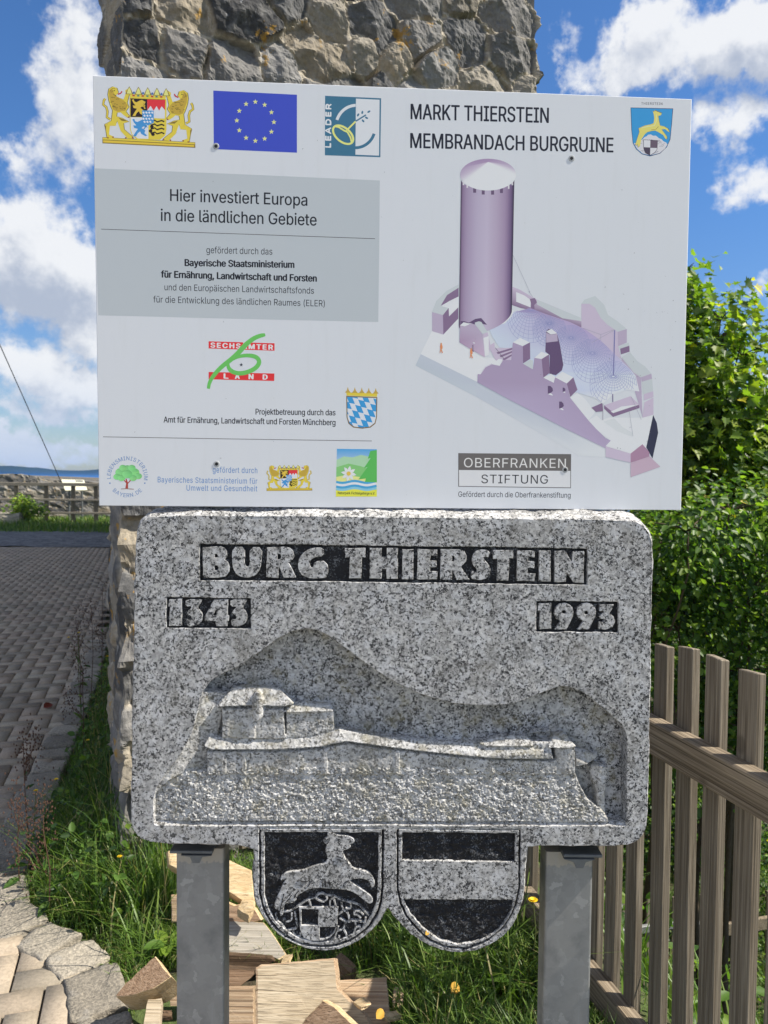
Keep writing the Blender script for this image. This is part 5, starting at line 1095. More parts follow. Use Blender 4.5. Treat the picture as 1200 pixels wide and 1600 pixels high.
# --- four screws with caps
for u, v in ((337.5, 228.5), (893, 247.5), (338.5, 725), (883, 734)):
    x, z = Gp(u, v); y = -.005
    def disc(r0, r1, ya, yb, n=16):
        V = [[x+r0*math.cos(2*math.pi*k/n), ya, z+r0*math.sin(2*math.pi*k/n)] for k in range(n)]+[[x+r1*math.cos(2*math.pi*k/n), yb, z+r1*math.sin(2*math.pi*k/n)] for k in range(n)]
        return V, [(k, (k+1) % n, (k+1) % n+n, k+n) for k in range(n)]+[tuple(range(n, 2*n))[::-1]]
    V, F = disc(.0062, .0054, -.00005, -.0008); s_ = obj('screw_cap', mesh_data('screw_cap', V, F, M_SCREW), sign)
    V, F = disc(.0034, .0032, -.0007, -.0010); obj('screw_head', mesh_data('screw_head', V, F, M_DARK), s_)
# ---------------------------------------------------------------- near picket fence
FD = np.array([.247, -.969]); FNV = np.array([-.969, -.247])
MF = np.array([[FD[0], FNV[0], 0], [FD[1], FNV[1], 0], [0, 0, 1]])
fb = np.array([.730, 1.97])
fence = thing('picket_fence', 'weathered brown wooden picket fence close beside the granite slab', 'fence', (fb[0], fb[1], 0))
for k in range(-14, 6):
    p = fb+FD*.1066*k+np.array([rr.gauss(0, .003), rr.gauss(0, .002)]); zt_ = 1.137+rr.gauss(0, .006)+(-.010 if k == 0 else 0)
    zb = float(terrain_h(p[0], p[1]))-.02 if k > -9 else -.2
    V, F = box((0, 0, 0), (.056+rr.gauss(0, .002), .024, zt_-max(zb, -.25)), bev=.0022)
    V[:, 2] += np.where(V[:, 2] > 0, V[:, 1]*.12+V[:, 0]*rr.gauss(0, .05), 0); lean = rr.gauss(0, .009); V[:, 0] += V[:, 2]*lean
    V = V @ MF.T+np.array([p[0], p[1], (zt_+max(zb, -.25))/2]); pk_ = part('picket', (V, F), fence, M_PICKET)
def rail(z, h, w_, t0, t1):
    m = (t0+t1)/2; c = fb+FD*m+FNV*(.0105+w_/2+.001)
    V, F = box((0, 0, 0), (w_, t1-t0, h), bev=.004); o = obj('rail', mesh_data('rail', V, F, M_RAIL), fence)      # grain runs along the rail's own y axis
    o.location = (c[0]-fb[0], c[1]-fb[1], z-h/2); o.rotation_euler = (0, 0, math.asin(.247))
rail(.945, .086, .046, -1.45, .70); rail(.115, .080, .046, -1.45, .70)

# ---------------------------------------------------------------- lower fence on the slope
fy = 7.3
r2 = thing('slope_fence', 'small far picket fence with steel gate frame down the green slope', 'fence', at_y(1080, 1560, fy))
def fp(u, v, dy=0): return at_y(u, v, fy+(u-1000)*.0016+dy)
def fbox(name, u0, v0, u1, v1, th, mat, dy=0.0):
    um = (u0+u1)/2; a, b = fp(u0, (v0+v1)/2, dy), fp(u1, (v0+v1)/2, dy); a[2] = fp(um, v0, dy)[2]; b[2] = fp(um, v1, dy)[2]; c = (a+b)/2
    ax_ = np.array([1, .0016*FPX/fy*1.0, 0.]); ax_ /= np.linalg.norm(ax_); M = np.array([[ax_[0], -ax_[1], 0], [ax_[1], ax_[0], 0], [0, 0, 1]])
    V, F = box((0, 0, 0), (abs(b[0]-a[0]), th, abs(a[2]-b[2])), M, .004); part(name, (V+c, F), r2, mat)
u = 905.0; k = 0
while u < 1330:
    w_ = 8.4; t_ = 1403-(u-975)*.055+rr.gauss(0, 1.2); fbox('picket', u, t_, u+w_, t_+178, .022, M_PICKET, .03); u += 20.5+rr.gauss(0, .8); k += 1
fbox('steel_rail', 900, 1447, 1094, 1458, .04, M_GALV); fbox('steel_rail', 900, 1547, 1094, 1558, .04, M_GALV); fbox('steel_post', 1088, 1441, 1095, 1575, .045, M_GALV, -.004); fbox('steel_post', 938, 1441, 944, 1575, .045, M_GALV, -.004)
fbox('wooden_rail', 1100, 1429, 1330, 1447, .045, M_RAIL); fbox('wooden_rail', 1100, 1529, 1330, 1550, .045, M_RAIL)

# ---------------------------------------------------------------- firewood
def log(label, pts, Y, n, th, mat, side=None, name='firewood', uneven=.004, grain=0.0):
    """a split piece: outline of the face turned to us, on a plane through its middle, and real thickness behind it"""
    n = np.array(n, float); n /= np.linalg.norm(n); cu, cv = np.mean([p[0] for p in pts]), np.mean([p[1] for p in pts]); c = at_y(cu, cv, Y)
    P = []
    q = pts+[pts[0]]
    for a, b in zip(q[:-1], q[1:]):
        m = max(2, int(math.hypot(b[0]-a[0], b[1]-a[1])/9))
        for k in range(m): P.append((a[0]+(b[0]-a[0])*k/m+rr.gauss(0, .35), a[1]+(b[1]-a[1])*k/m+rr.gauss(0, .35)))
    W0 = np.array([on_plane(u, v, c, n) for u, v in P]); m = len(P); ce = W0.mean(0)
    ring = [W0+(ce-W0)*.035+n*.002, W0, W0+(ce-W0)*-.005-n*th*.5+np.array([rr.gauss(0, uneven) for _ in range(3)]), W0+(ce-W0)*.03-n*th]
    # a little relief on the face
    rl_ = [(W0+(ce-W0)*f+n*(.002+.0005*fbm(W0[:, 0]*40+W0[:, 2]*40, W0[:, 1]*40+f*7, 2, 3))[:, None]) for f in (.3, .6, .85)]
    V = np.concatenate([[ce+n*.002]]+[rl_[2], rl_[1], rl_[0]]+ring); F = [(0, 1+(i+1) % m, 1+i) for i in range(m)]
    for r in range(6): F += [(1+r*m+i, 1+r*m+(i+1) % m, 1+(r+1)*m+(i+1) % m, 1+(r+1)*m+i) for i in range(m)]
    F.append(tuple(1+6*m+i for i in range(m))); mi = [0]*m+[0]*(3*m)+[1]*(3*m)+[1]
    loc = (ce[0], ce[1], V[:, 2].min()); a = grain; ca, sa = math.cos(-a), math.sin(-a)
    Q = (V-np.array(loc)) @ np.array([[ca, 0, sa], [0, 1, 0], [-sa, 0, ca]]).T      # grain follows the object's own x axis
    o = obj(name, mesh_data(name, Q, F, [mat, side or mat], mi=mi)); o.location = [float(x) for x in loc]; o.rotation_euler = (0, a, 0)
    return tag(o, label, 'firewood', 'split firewood lying under the slab')
up = (0, -.75, .66)
log('pale board leaning down to the right behind the left post, its edge lit', [(262, 1330), (300, 1318), (357, 1344), (393, 1360), (399, 1421), (358, 1394), (264, 1352)], 2.62, (.1, -.6, .8), .045, M_PINE)
log('long pale split piece, only its end showing left of the left post', [(267, 1400), (300, 1398), (345, 1408), (345, 1440), (268, 1441)], 2.55, (0, -.9, .4), .06, M_PINEP)
log('small round broken stick with torn end under the leaning board', [(350, 1408), (366, 1416), (378, 1412), (398, 1420), (408, 1438), (380, 1446), (352, 1440)], 2.50, (0, -.8, .6), .05, M_BROWN, M_PINE)
log('grey sawn board with a yellow split edge and dark bark side beside the left post', [(340, 1438), (412, 1441), (428, 1462), (448, 1492), (436, 1500), (424, 1494), (352, 1489), (338, 1489)], 2.42, (0, -.50, .86), .030, M_GREYB, M_PINE)
log('dark barked plank edge beneath the grey sawn board', [(340, 1491), (424, 1496), (430, 1502), (402, 1514), (340, 1509)], 2.36, (0, -.95, .3), .10, M_BARK, M_BARK)
log('thin reddish stick between the barked plank and the lower plank', [(342, 1512), (398, 1516), (398, 1524), (376, 1541), (342, 1541)], 2.2, (0, -.9, .4), .06, M_BROWN, M_BARK)
log('lower pinkish plank close beside the left post', [(340, 1544), (396, 1543), (397, 1625), (340, 1628)], 2.10, (0, -.9, .45), .05, M_PINEP)
log('thick board behind the big one, cracked and pinkish', [(508, 1533), (604, 1527), (611, 1610), (620, 1650), (500, 1650)], 2.04, (0, -.62, .78), .06, M_PINEP)
log('biggest pale weathered board in the middle of the pile', [(400, 1512), (408, 1507), (470, 1502), (523, 1497), (528, 1545), (545, 1562), (572, 1586), (592, 1640), (400, 1648)], 1.98, (.04, -.70, .72), .045, M_PINEW, M_PINEP)
log('short brown ridged wedge in front of the biggest board', [(505, 1562), (522, 1572), (556, 1604), (580, 1660), (440, 1660), (474, 1596)], 1.86, (-.25, -.70, .66), .06, M_BROWN, M_PINE)
log('reddish wedge with a bright yellow cut side lying on the grass', [(181, 1555), (198, 1536), (243, 1494), (256, 1512), (268, 1527), (240, 1545), (205, 1556), (183, 1558)], 2.08, (-.20, -.58, .80), .10, M_BROWN, M_PINE, grain=.5)
log('narrow pale stick standing up from the lower edge left of the post', [(231, 1562), (253, 1560), (250, 1600), (246, 1650), (216, 1650), (224, 1600)], 2.02, (0, -.55, .83), .03, M_PINEW)
log('short pinkish off-cut right behind the left post foot', [(264, 1546), (300, 1544), (300, 1568), (266, 1572)], 2.18, (0, -.9, .4), .05, M_PINEP)

# ---------------------------------------------------------------- far terrace on the left
RY = 26.0
rt = thing('timber_railing', 'weathered timber railing across the end of the path', 'railing', at_y(70, 812, RY))
def rbox(name, u0, v0, u1, v1, th, mat, dy=0.0, par=rt):
    um = min(max((u0+u1)/2, 0), 150); a, b = at_y(u0, v0, RY+dy), at_y(u1, v1, RY+dy); a[2] = at_y(um, v0, RY+dy)[2]; b[2] = at_y(um, v1, RY+dy)[2]; V, F = box((a+b)/2, (abs(b[0]-a[0]), th, abs(a[2]-b[2])), bev=.008); part(name, (V, F), par, mat)
for u_ in (-92, -36, 25.7, 72.8, 114.6, 150, 196, 246): rbox('post', u_-2.9, 757, u_+2.9, 822, .11, M_PICKET)
rbox('handrail', -120, 754, 270, 759.3, .13, M_RAILING, -.06); rbox('middle_rail', -120, 779, 270, 782.5, .06, M_RAILING, -.09); rbox('lower_rail', -120, 799.5, 270, 803, .06, M_RAILING, -.09)
PY = 29.0; xs = np.linspace(-34, 4, 300); zs = np.linspace(0, 1, 16)
seeds_v, seeds_f, seeds_c, nu_, nv_ = masonry([(-30, PY-6.5), (4, PY+5.5), (4, PY+6.2), (-30, PY-5.8)], np.concatenate([np.arange(0, 36, .06), np.arange(36, 73.4, .5)]), np.linspace(-.8, 1.65, 42), 21, (.22, .40), (.3, .75), .9)
un = lambda p: 600+FPX*((p-EYE) @ CR)/((p-EYE) @ _fw)
uq = 600+FPX*seeds_v[:, 0]/seeds_v[:, 1]; topz = EYE[2]+(744.8-np.interp(uq, [-300, 0, 40, 80, 165, 400], [741, 742, 742.5, 748.5, 757, 760]))/FPX*seeds_v[:, 1]; topz = topz+.10*fbm(seeds_v[:, 0]*1.6, seeds_v[:, 1]*.2, 3, 3)
seeds_v[:, 2] = np.where(seeds_v[:, 2] > 0, seeds_v[:, 2]*topz/1.65, seeds_v[:, 2])
ti = np.arange(nu_)*nv_+nv_-1; cap = [tuple(int(x) for x in ti[::-1])]
single('parapet_wall', (seeds_v, [tuple(q) for q in seeds_f[:, ::-1]]+cap), M_WALL, 'low rubble stone parapet wall at the far end of the path', 'wall', col=seeds_c*.95, loc=(-13, PY, 0))
lec = thing('lectern_panel', 'small cream slanted information panel above the timber railing', 'sign', at_y(116, 806, 26.9))
a, b, c_, d_ = at_y(96, 749.7, 27.0), at_y(131.3, 750.6, 27.0), at_y(136.8, 766.5, 26.55), at_y(102, 767, 26.55); nrm = np.cross(b-a, d_-a); nrm /= np.linalg.norm(nrm); nrm = nrm if nrm[1] < 0 else -nrm
V = [*(p+nrm*.02 for p in (a, b, c_, d_)), *(p-nrm*.02 for p in (a, b, c_, d_))]; part('panel', (V, [(0, 1, 2, 3), (7, 6, 5, 4), (0, 4, 5, 1), (1, 5, 6, 2), (2, 6, 7, 3), (3, 7, 4, 0)]), lec, M_CREAM)
V = [p+(np.array(a)*.5+np.array(c_)*.5-p)*s_+nrm*.024 for p, s_ in ((b*.62+a*.38, .12), (b, .12), (b+(c_-b)*.16, .12), (a*.38+b*.62+(c_-b)*.16, .12))]; part('print_block', (V, [(0, 1, 2, 3)]), lec, M_DSTEEL)
for u_ in (108, 128): p = at_y(u_, 764, 26.9); V, F = tube([p, p+np.array([0, 0, -1.1])], .035, 8); part('leg', (V, F), lec, M_DSTEEL)
p0_, p1_ = at_y(95, 752, 28.4), at_y(-60, 405, 20.0); single('stay_cable', tube([p0_, p1_], .014, 6), M_CABLE, 'thin dark stay cable running up from the parapet into the sky', 'cable', loc=tuple(p0_))
v, f = rough_block(at_y(18, 812, 24.9), (.72, .5, .46), 0, 31, .06); single('stone_block', (v, f), M_KERB, 'squared pale stone block in the sunlit grass below the railing', 'stone block', smooth=False, col=(.36, .33, .27))
v, f = rough_block(at_y(-18, 806, 25.3), (1.5, .5, .22), 0, 33, .05); single('stone_slab', (v, f), M_KERB, 'flat pale stone slab against the railing posts at the left edge', 'stone slab', smooth=False, col=(.38, .34, .28))
# ---------------------------------------------------------------- leaves, trees, shrubs
OV = np.array([(0, 0), (.26, .18), (.34, .45), (.22, .78), (0, 1.0), (-.22, .78), (-.34, .45), (-.26, .18)])
MAPLE = np.array([(0, 0), (.14, .12), (.46, .06), (.36, .26), (.62, .50), (.32, .52), (.30, .70), (.14, .66), (0, 1.05), (-.14, .66), (-.30, .70), (-.32, .52), (-.62, .50), (-.36, .26), (-.46, .06), (-.14, .12)])
def leaves(P, Nn, Dd, size, shape, fold=.35, curl=.35):
    """P positions, Nn face normals, Dd tip directions"""
    m, k = len(P), len(shape); Nn = Nn/np.linalg.norm(Nn, axis=1, keepdims=True); Dd = Dd-(Dd*Nn).sum(1, keepdims=True)*Nn; Dd = Dd/(np.linalg.norm(Dd, axis=1, keepdims=True)+1e-9); X_ = np.cross(Dd, Nn)
    x, y = shape[:, 0], shape[:, 1]; z = fold*np.abs(x)-curl*y*y*.5
    V = P[:, None]+size[:, None, None]*(x[None, :, None]*X_[:, None]+y[None, :, None]*Dd[:, None]+z[None, :, None]*Nn[:, None])
    F = np.arange(m*k).reshape(m, k); h = k//2
    F = np.concatenate([F[:, :h+1], np.concatenate([F[:, h:], F[:, :1]], 1)]) if k % 2 == 0 else F
    return V.reshape(-1, 3), F
def leafcol(m, pal, w_, jit=.22):
    pal = np.array(pal); c = pal[RNG.choice(len(pal), m, p=np.array(w_)/sum(w_))]; return c*RNG.uniform(1-jit, 1+jit, (m, 1))
PAL_MAPLE = [(.10, .17, .028), (.15, .24, .034), (.25, .32, .04), (.055, .105, .022), (.50, .44, .04)]
PAL_SHRUB = [(.055, .115, .022), (.09, .17, .03), (.17, .26, .035), (.035, .075, .02), (.45, .36, .04)]
def crown(clumps, size, shape, per_twig=11, spread=.13):
    P, Nn, Dd = [], [], []
    for (c, r, n) in clumps:
        c = np.array(c); r = np.array(r)*np.ones(3); nt = max(2, n//per_twig)
        d = RNG.normal(size=(nt, 3)); d /= np.linalg.norm(d, axis=1, keepdims=True); rad = RNG.uniform(.25, 1.0, nt)**.55; tw = c+d*r*rad[:, None]*(1+.25*fbm(d[:, 0]*3+c[0], d[:, 1]*3+d[:, 2]*2, 2, 2))[:, None]
        idx = RNG.integers(0, nt, n); p = tw[idx]+RNG.normal(size=(n, 3))*spread*np.array([1, 1, .7]); P.append(p)
        out_ = (p-c)/r; out_ /= np.linalg.norm(out_, axis=1, keepdims=True)+1e-9
        Nn.append(np.array([.25, -.15, .9])+out_*.35+RNG.normal(size=(n, 3))*.55); Dd.append(out_+np.array([0, 0, -.45])+RNG.normal(size=(n, 3))*.5)
    P, Nn, Dd = map(np.concatenate, (P, Nn, Dd)); sz = size*RNG.uniform(.45, 1.35, len(P))
    return leaves(P, Nn, Dd, sz, shape)
def limb(a, b, r0, r1, n=7, wob=.12):
    a, b = np.array(a, float), np.array(b, float); L = np.linalg.norm(b-a); pts = []
    ph = RNG.uniform(0, 6, 3)
    for i in range(n): t = i/(n-1); p = a+(b-a)*t+wob*L*np.array([math.sin(t*4+ph[0])*.5, math.sin(t*3.3+ph[1])*.5, math.sin(t*math.pi)*.5])*math.sin(t*math.pi); pts.append(p)
    return tube(pts, [r0+(r1-r0)*i/(n-1) for i in range(n)], 7)
def tree(name, label, cat, base, top, clumps, size, shape, pal, w_, r0, group=None, mat=M_LEAF, per_twig=11, spread=.13):
    root = thing(name, label, cat, base, group); base, top = np.array(base, float), np.array(top, float)
    ls = [limb(base-np.array([0, 0, .2]), top, r0, r0*.25, 12, .05)]
    for (c, r, n) in clumps:
        t = np.clip(.25+.55*(c[2]-base[2])/(top[2]-base[2]+1e-6)-.18, .12, .85); a = base+(top-base)*t; ls.append(limb(a, c, r0*.32*(1-t*.5), .006, 7, .10))
        for _ in range(4):
            d = RNG.normal(size=3); d[2] = abs(d[2])*.5+.1; d /= np.linalg.norm(d); ls.append(limb(c, np.array(c)+d*np.array(r)*.85, .008, .002, 4, .1))
    part('trunk', join(*ls), root, M_TWIG, smooth=True)
    v, f = crown(clumps, size, shape, per_twig, spread); k = len(shape); c = np.repeat(leafcol(len(v)//k, pal, w_), k, 0)
    part('crown', (v, f), root, mat, col=c); return root
def cl(u, v, y, r, n): return (at_y(u, v, y), r, n)
D7 = 7.6
tree('maple_tree', 'tall maple with yellow-green lobed leaves rising right of the sign board', 'tree', (3.55, D7, -3.4), at_y(1132, 520, D7),
     [cl(1126, 500, D7, (.20, .3, .26), 130), cl(1166, 505, D7+.1, (.20, .3, .16), 90), cl(1108, 540, D7, (.26, .35, .22), 170), cl(1160, 556, D7, (.28, .4, .20), 190), cl(1120, 592, D7-.1, (.38, .5, .28), 380), cl(1160, 632, D7, (.34, .5, .24), 300), cl(1084, 610, D7, (.30, .5, .32), 330),
      cl(1196, 690, D7, (.40, .5, .26), 340), cl(1128, 668, D7-.2, (.48, .5, .36), 640), cl(1075, 700, D7-.1, (.45, .5, .40), 560), cl(1180, 742, D7-.1, (.5, .5, .38), 600), cl(1110, 765, D7-.2, (.55, .5, .44), 720), cl(1262, 640, D7+.3, (.45, .6, .4), 420), cl(1290, 740, D7, (.6, .6, .5), 600), cl(1225, 810, D7, (.6, .6, .45), 700), cl(1030, 785, D7, (.5, .5, .45), 450)],
     .100, MAPLE, PAL_MAPLE, (3, 5, 6, 2, .12), .085)
tree('maple_tree', 'maple stem whose few leafy tips peep past the sign board edge', 'tree', (2.85, D7+.5, -3.4), at_y(1045, 430, D7+.5),
     [cl(1072, 424, D7+.5, (.12, .2, .12), 44), cl(1074, 452, D7+.5, (.13, .2, .12), 60), cl(1072, 486, D7+.5, (.16, .2, .16), 90), cl(1070, 530, D7+.5, (.22, .3, .26), 200), cl(1030, 480, D7+.5, (.35, .4, .42), 420), cl(1035, 590, D7+.5, (.5, .5, .5), 700), cl(1000, 680, D7+.5, (.6, .5, .6), 700), cl(960, 560, D7+.7, (.5, .5, .6), 500)],
     .105, MAPLE, PAL_MAPLE, (4, 5, 4, 3, .12), .07)
S5 = [('hazel_shrub', 'bushy shrub of small bright green leaves directly right of the granite slab top', 4.7, [(1030, 850), (1075, 830), (1050, 905), (1095, 890), (1020, 930), (1060, 985)], 0),
      ('hazel_shrub', 'leafy shrub at the right photo edge above the fence pickets', 5.0, [(1150, 850), (1205, 880), (1170, 930), (1120, 950), (1235, 800), (1210, 980), (1260, 920), (1140, 800)], 1),
      ('hazel_shrub', 'dark shaded shrub behind the tops of the fence pickets', 5.2, [(1100, 1030), (1160, 1050), (1060, 1070), (1210, 1080), (1120, 1110), (1030, 1140), (1180, 1150), (1080, 1170), (1240, 1170)], 2),
      ('hazel_shrub', 'low dark shrub seen between the lower fence pickets', 8.3, [(1000, 1200), (1060, 1240), (1120, 1250), (1190, 1240), (1010, 1310), (1090, 1330), (1160, 1340), (1230, 1330), (960, 1350), (1200, 1400)], 3)]
for nm, lb, Y_, pts, k in S5:
    cx = np.mean([at_y(u, v, Y_)[0] for u, v in pts]); base = (cx, Y_+.3, float(terrain_h(cx, Y_+.3))); ztop = max(at_y(u, v, Y_)[2] for u, v in pts)
    tree(nm, lb, 'shrub', base, (cx+.1, Y_+.25, max(ztop-.2, base[2]+.6)), [cl(u, v, Y_+rr.uniform(-.25, .35), (.29, .34, .26), 560) for u, v in pts],   .047, OV, PAL_SHRUB, (4, 5, 5, 4, .08), .03, 'shrubs beyond the picket fence', spread=.09)
tree('ash_tree', 'broad unseen tree outside the right edge, added to shade the slope', 'tree', (4.5, 4.8, -3.4), (4.3, 4.8, 1.6), [((rr.uniform(3.5, 5.2), rr.uniform(3.5, 6.3), rr.uniform(-.6, 2.1)), (.55, .6, .5), 420) for _ in range(24)], .10, OV, PAL_SHRUB, (5, 5, 3, 4, .02), .10)  # unseen tree, added to block the sun from the slope
# trees behind, closing the gaps
tree('ash_tree', 'dark tree standing deeper behind the maple leaves', 'tree', (4.3, 10.2, -3.6), (4.4, 10.2, 2.6), [cl(u, v, 10.2+rr.uniform(-.5, .5), (.75, .7, .62), 700) for u, v in ((1060, 720), (1130, 700), (1200, 760), (1090, 820), (1170, 860), (1050, 900), (1120, 950), (1200, 960), (1040, 1010), (1110, 1060), (1190, 1080), (1270, 860), (1280, 1000), (1060, 1150), (1150, 1170), (1250, 1130), (1000, 1220), (1100, 1260), (1200, 1270), (1010, 1330), (1150, 1350), (1000, 860), (950, 1000))], .11, OV, PAL_SHRUB, (5, 5, 2, 5, .02), .09)

# ---------------------------------------------------------------- grass and ground cover
WALLP = [tuple(P0), tuple(p1), tuple(p2), tuple(p3)]
def blades(P, h, lean, wd, col, seg=4):
    m = len(P); th = RNG.uniform(0, 2*math.pi, m); d = np.stack([np.cos(th), np.sin(th), 0*th], 1); sd_ = np.stack([-np.sin(th), np.cos(th), 0*th], 1); V = np.zeros((m, seg*2+1, 3))
    for i in range(seg+1):
        t = i/seg; c = P+d*(lean*h*t*t)[:, None]; c[:, 2] = P[:, 2]+h*(t-.28*lean*t*t*t); ww = (wd*(1-.75*t**1.5))[:, None]*sd_
        if i < seg: V[:, 2*i] = c-ww; V[:, 2*i+1] = c+ww
        else: V[:, 2*i] = c
    k = seg*2+1; F4 = [[2*i, 2*i+1, 2*i+3, 2*i+2] for i in range(seg-1)]+[[2*seg-2, 2*seg-1, 2*seg, 2*seg]]
    F = (np.array(F4[:-1])[None]+k*np.arange(m)[:, None, None]).reshape(-1, 4); T3 = (np.array([F4[-1][:3]])[None]+k*np.arange(m)[:, None, None]).reshape(-1, 3)
    return V.reshape(-1, 3), F, T3, np.repeat(col, k, 0)
bed = [tuple(k) for k in KL if k[1] < 15]
bedp = bed+[(-.5, 1.25), (.95, 1.25), (.62, 2.3), (.34, 3.5), (.2, 3.6), (-.9, 2.95), (-1.45, 4.0), (-4.2, 14)]
def scatter(n, poly, lo, hi):
    o = []; t = 0
    while t < n:
        p = RNG.uniform(lo, hi, (n*2, 2)); ok = inpoly(p[:, 0], p[:, 1], poly) & ~inpoly(p[:, 0], p[:, 1], WALLP); p = p[ok]; o.append(p); t += len(p)
    return np.concatenate(o)[:n]
PAL_GR = [(.075, .145, .022), (.11, .19, .030), (.16, .23, .045), (.045, .095, .020), (.32, .28, .13)]
def grassmesh(name, sets, label=None):
    Vs, F4, F3, Cs, o = [], [], [], [], 0
    for (P2, h, lean, wd, w_) in sets:
        m = len(P2); P = np.column_stack([P2, terrain_h(P2[:, 0], P2[:, 1])+.0]); v, f, t, c = blades(P, h, lean, wd, leafcol(m, PAL_GR, w_)); Vs.append(v); F4.append(f+o); F3.append(t+o); Cs.append(c); o += len(v)
    v = np.concatenate(Vs); f4 = np.concatenate(F4); f3 = np.concatenate(F3); c = np.concatenate(Cs)
    me = bpy.data.meshes.new(name); me.vertices.add(len(v)); me.vertices.foreach_set('co', v.astype(np.float32).ravel()); nl = f4.size+f3.size; me.loops.add(nl); me.loops.foreach_set('vertex_index', np.concatenate([f4.ravel(), f3.ravel()]).astype(np.int32))
    me.polygons.add(len(f4)+len(f3)); me.polygons.foreach_set('loop_start', np.concatenate([np.arange(0, f4.size, 4), f4.size+np.arange(0, f3.size, 3)]).astype(np.int32)); me.polygons.foreach_set('loop_total', np.concatenate([np.full(len(f4), 4), np.full(len(f3), 3)]).astype(np.int32)); me.update(calc_edges=True); me.materials.append(M_GRASS)
    a = me.color_attributes.new('Col', 'FLOAT_COLOR', 'POINT'); q = np.ones((len(v), 4), np.float32); q[:, :3] = c; a.data.foreach_set('color', q.ravel()); me.validate()
    return tag(obj(name, me), label, None, None, 'stuff')
def kerbdist(p):
    d = np.full(len(p), 9.); K_ = np.array(KL)
    for a, b in zip(K_[:-1], K_[1:]):
        t = np.clip(((p-a) @ (b-a))/((b-a) @ (b-a)), 0, 1); d = np.minimum(d, np.linalg.norm(p-(a+t[:, None]*(b-a)), axis=1))
    return d
g1_ = scatter(36000, bedp, (-1.6, 1.3), (1.0, 3.7)); pt = vnoise(g1_[:, 0]*6, g1_[:, 1]*6, 2)+.5; kd = kerbdist(g1_); keep = (RNG.random(len(g1_)) < .35+pt*.9) & (kd > .07) & ~((g1_[:, 0] > -.72) & (g1_[:, 0] < .045-.05*(g1_[:, 1]-2)) & (g1_[:, 1] < 2.40) & (g1_[:, 0] > -.72+.0*g1_[:, 1])); g1_ = g1_[keep]; pt = pt[keep]; kd = kd[keep]
g2_ = scatter(26000, bedp, (-4.6, 2.6), (-.75, 13.5)); kd2 = kerbdist(g2_); k2 = (kd2 > .10) & (RNG.random(len(g2_)) < np.clip(kd2*4, .1, 1)); g2_ = g2_[k2]; kd2 = kd2[k2]
g3_ = scatter(900, bedp, (-1.5, 2.1), (.5, 3.2)); g3_ = g3_[(kerbdist(g3_) > .12) & ~((g3_[:, 0] > -.75) & (g3_[:, 0] < .05))]
grassmesh('grass', [(g1_, (.05+.13*pt*RNG.uniform(.5, 1.3, len(g1_)))*np.clip(kd*5, .5, 1), RNG.uniform(.2, 1.2, len(g1_)), RNG.uniform(.0012, .0026, len(g1_)), (5, 5, 3, 3, 1.2)),
    (g2_, RNG.uniform(.12, .58, len(g2_))*np.clip(kd2*2.2, .22, 1.0), RNG.uniform(.1, .9, len(g2_)), RNG.uniform(.0014, .0030, len(g2_)), (4, 2, .6, 6, 1.6)),
    (g3_, RNG.uniform(.18, .36, len(g3_)), RNG.uniform(.3, 1.2, len(g3_)), RNG.uniform(.0018, .0034, len(g3_)), (3, 5, 4, 1, .5))])
# grass on the far terrace and the slope
def far_grass():
    p = RNG.uniform((-20, 21.2), (-3, 28.6), (26000, 2)); h = RNG.uniform(.05, .26, len(p))*(.4+1.2*(vnoise(p[:, 0]*.9, p[:, 1]*.9, 3)+.5)); return (p, h, RNG.uniform(.2, .9, len(p)), RNG.uniform(.006, .014, len(p)), (4, 5, 3, 3, .6))
grassmesh('terrace_grass', [far_grass()])
sl_ = RNG.uniform((.75, 1.5), (7.5, 10.5), (34000, 2)); sl_ = sl_[(sl_[:, 0]-xfence(np.minimum(sl_[:, 1], 9)) > .06)]
grassmesh('slope_grass', [(sl_, RNG.uniform(.08, .34, len(sl_)), RNG.uniform(.2, .9, len(sl_)), RNG.uniform(.002, .005, len(sl_)), (4, 5, 3, 3, .4))])
gp = RNG.uniform((.9, 1.6), (6.5, 8.6), (16000, 2)); gp = gp[(gp[:, 0]-xfence(np.minimum(gp[:, 1], 9)) > .15)]; gz_ = terrain_h(gp[:, 0], gp[:, 1])+RNG.uniform(.02, .35, len(gp))
v, f = leaves(np.column_stack([gp, gz_]), np.array([.2, -.3, .9])+RNG.normal(size=(len(gp), 3))*.45, RNG.normal(size=(len(gp), 3)), .048*RNG.uniform(.6, 1.4, len(gp)), OV)
tag(obj('ground_cover', mesh_data('ground_cover', v, f, M_LEAF, col=np.repeat(leafcol(len(gp), PAL_SHRUB, (4, 5, 5, 2, 0)), 8, 0))), None, None, None, 'stuff')
# broad leaves among the weeds by the wall
wp = scatter(1500, bedp, (-2.6, 2.5), (-.85, 6.5)); wk = kerbdist(wp); wp = wp[wk > .14]; wz = RNG.uniform(.02, .26, len(wp))
v, f = leaves(np.column_stack([wp, wz]), np.array([0, -.2, .9])+RNG.normal(size=(len(wp), 3))*.45, RNG.normal(size=(len(wp), 3)), .026*RNG.uniform(.5, 1.6, len(wp)), OV)
tag(obj('weed_leaves', mesh_data('weed_leaves', v, f, M_LEAF, col=np.repeat(leafcol(len(wp), PAL_SHRUB, (5, 5, 2, 4, 0)), 8, 0))), None, None, None, 'stuff')
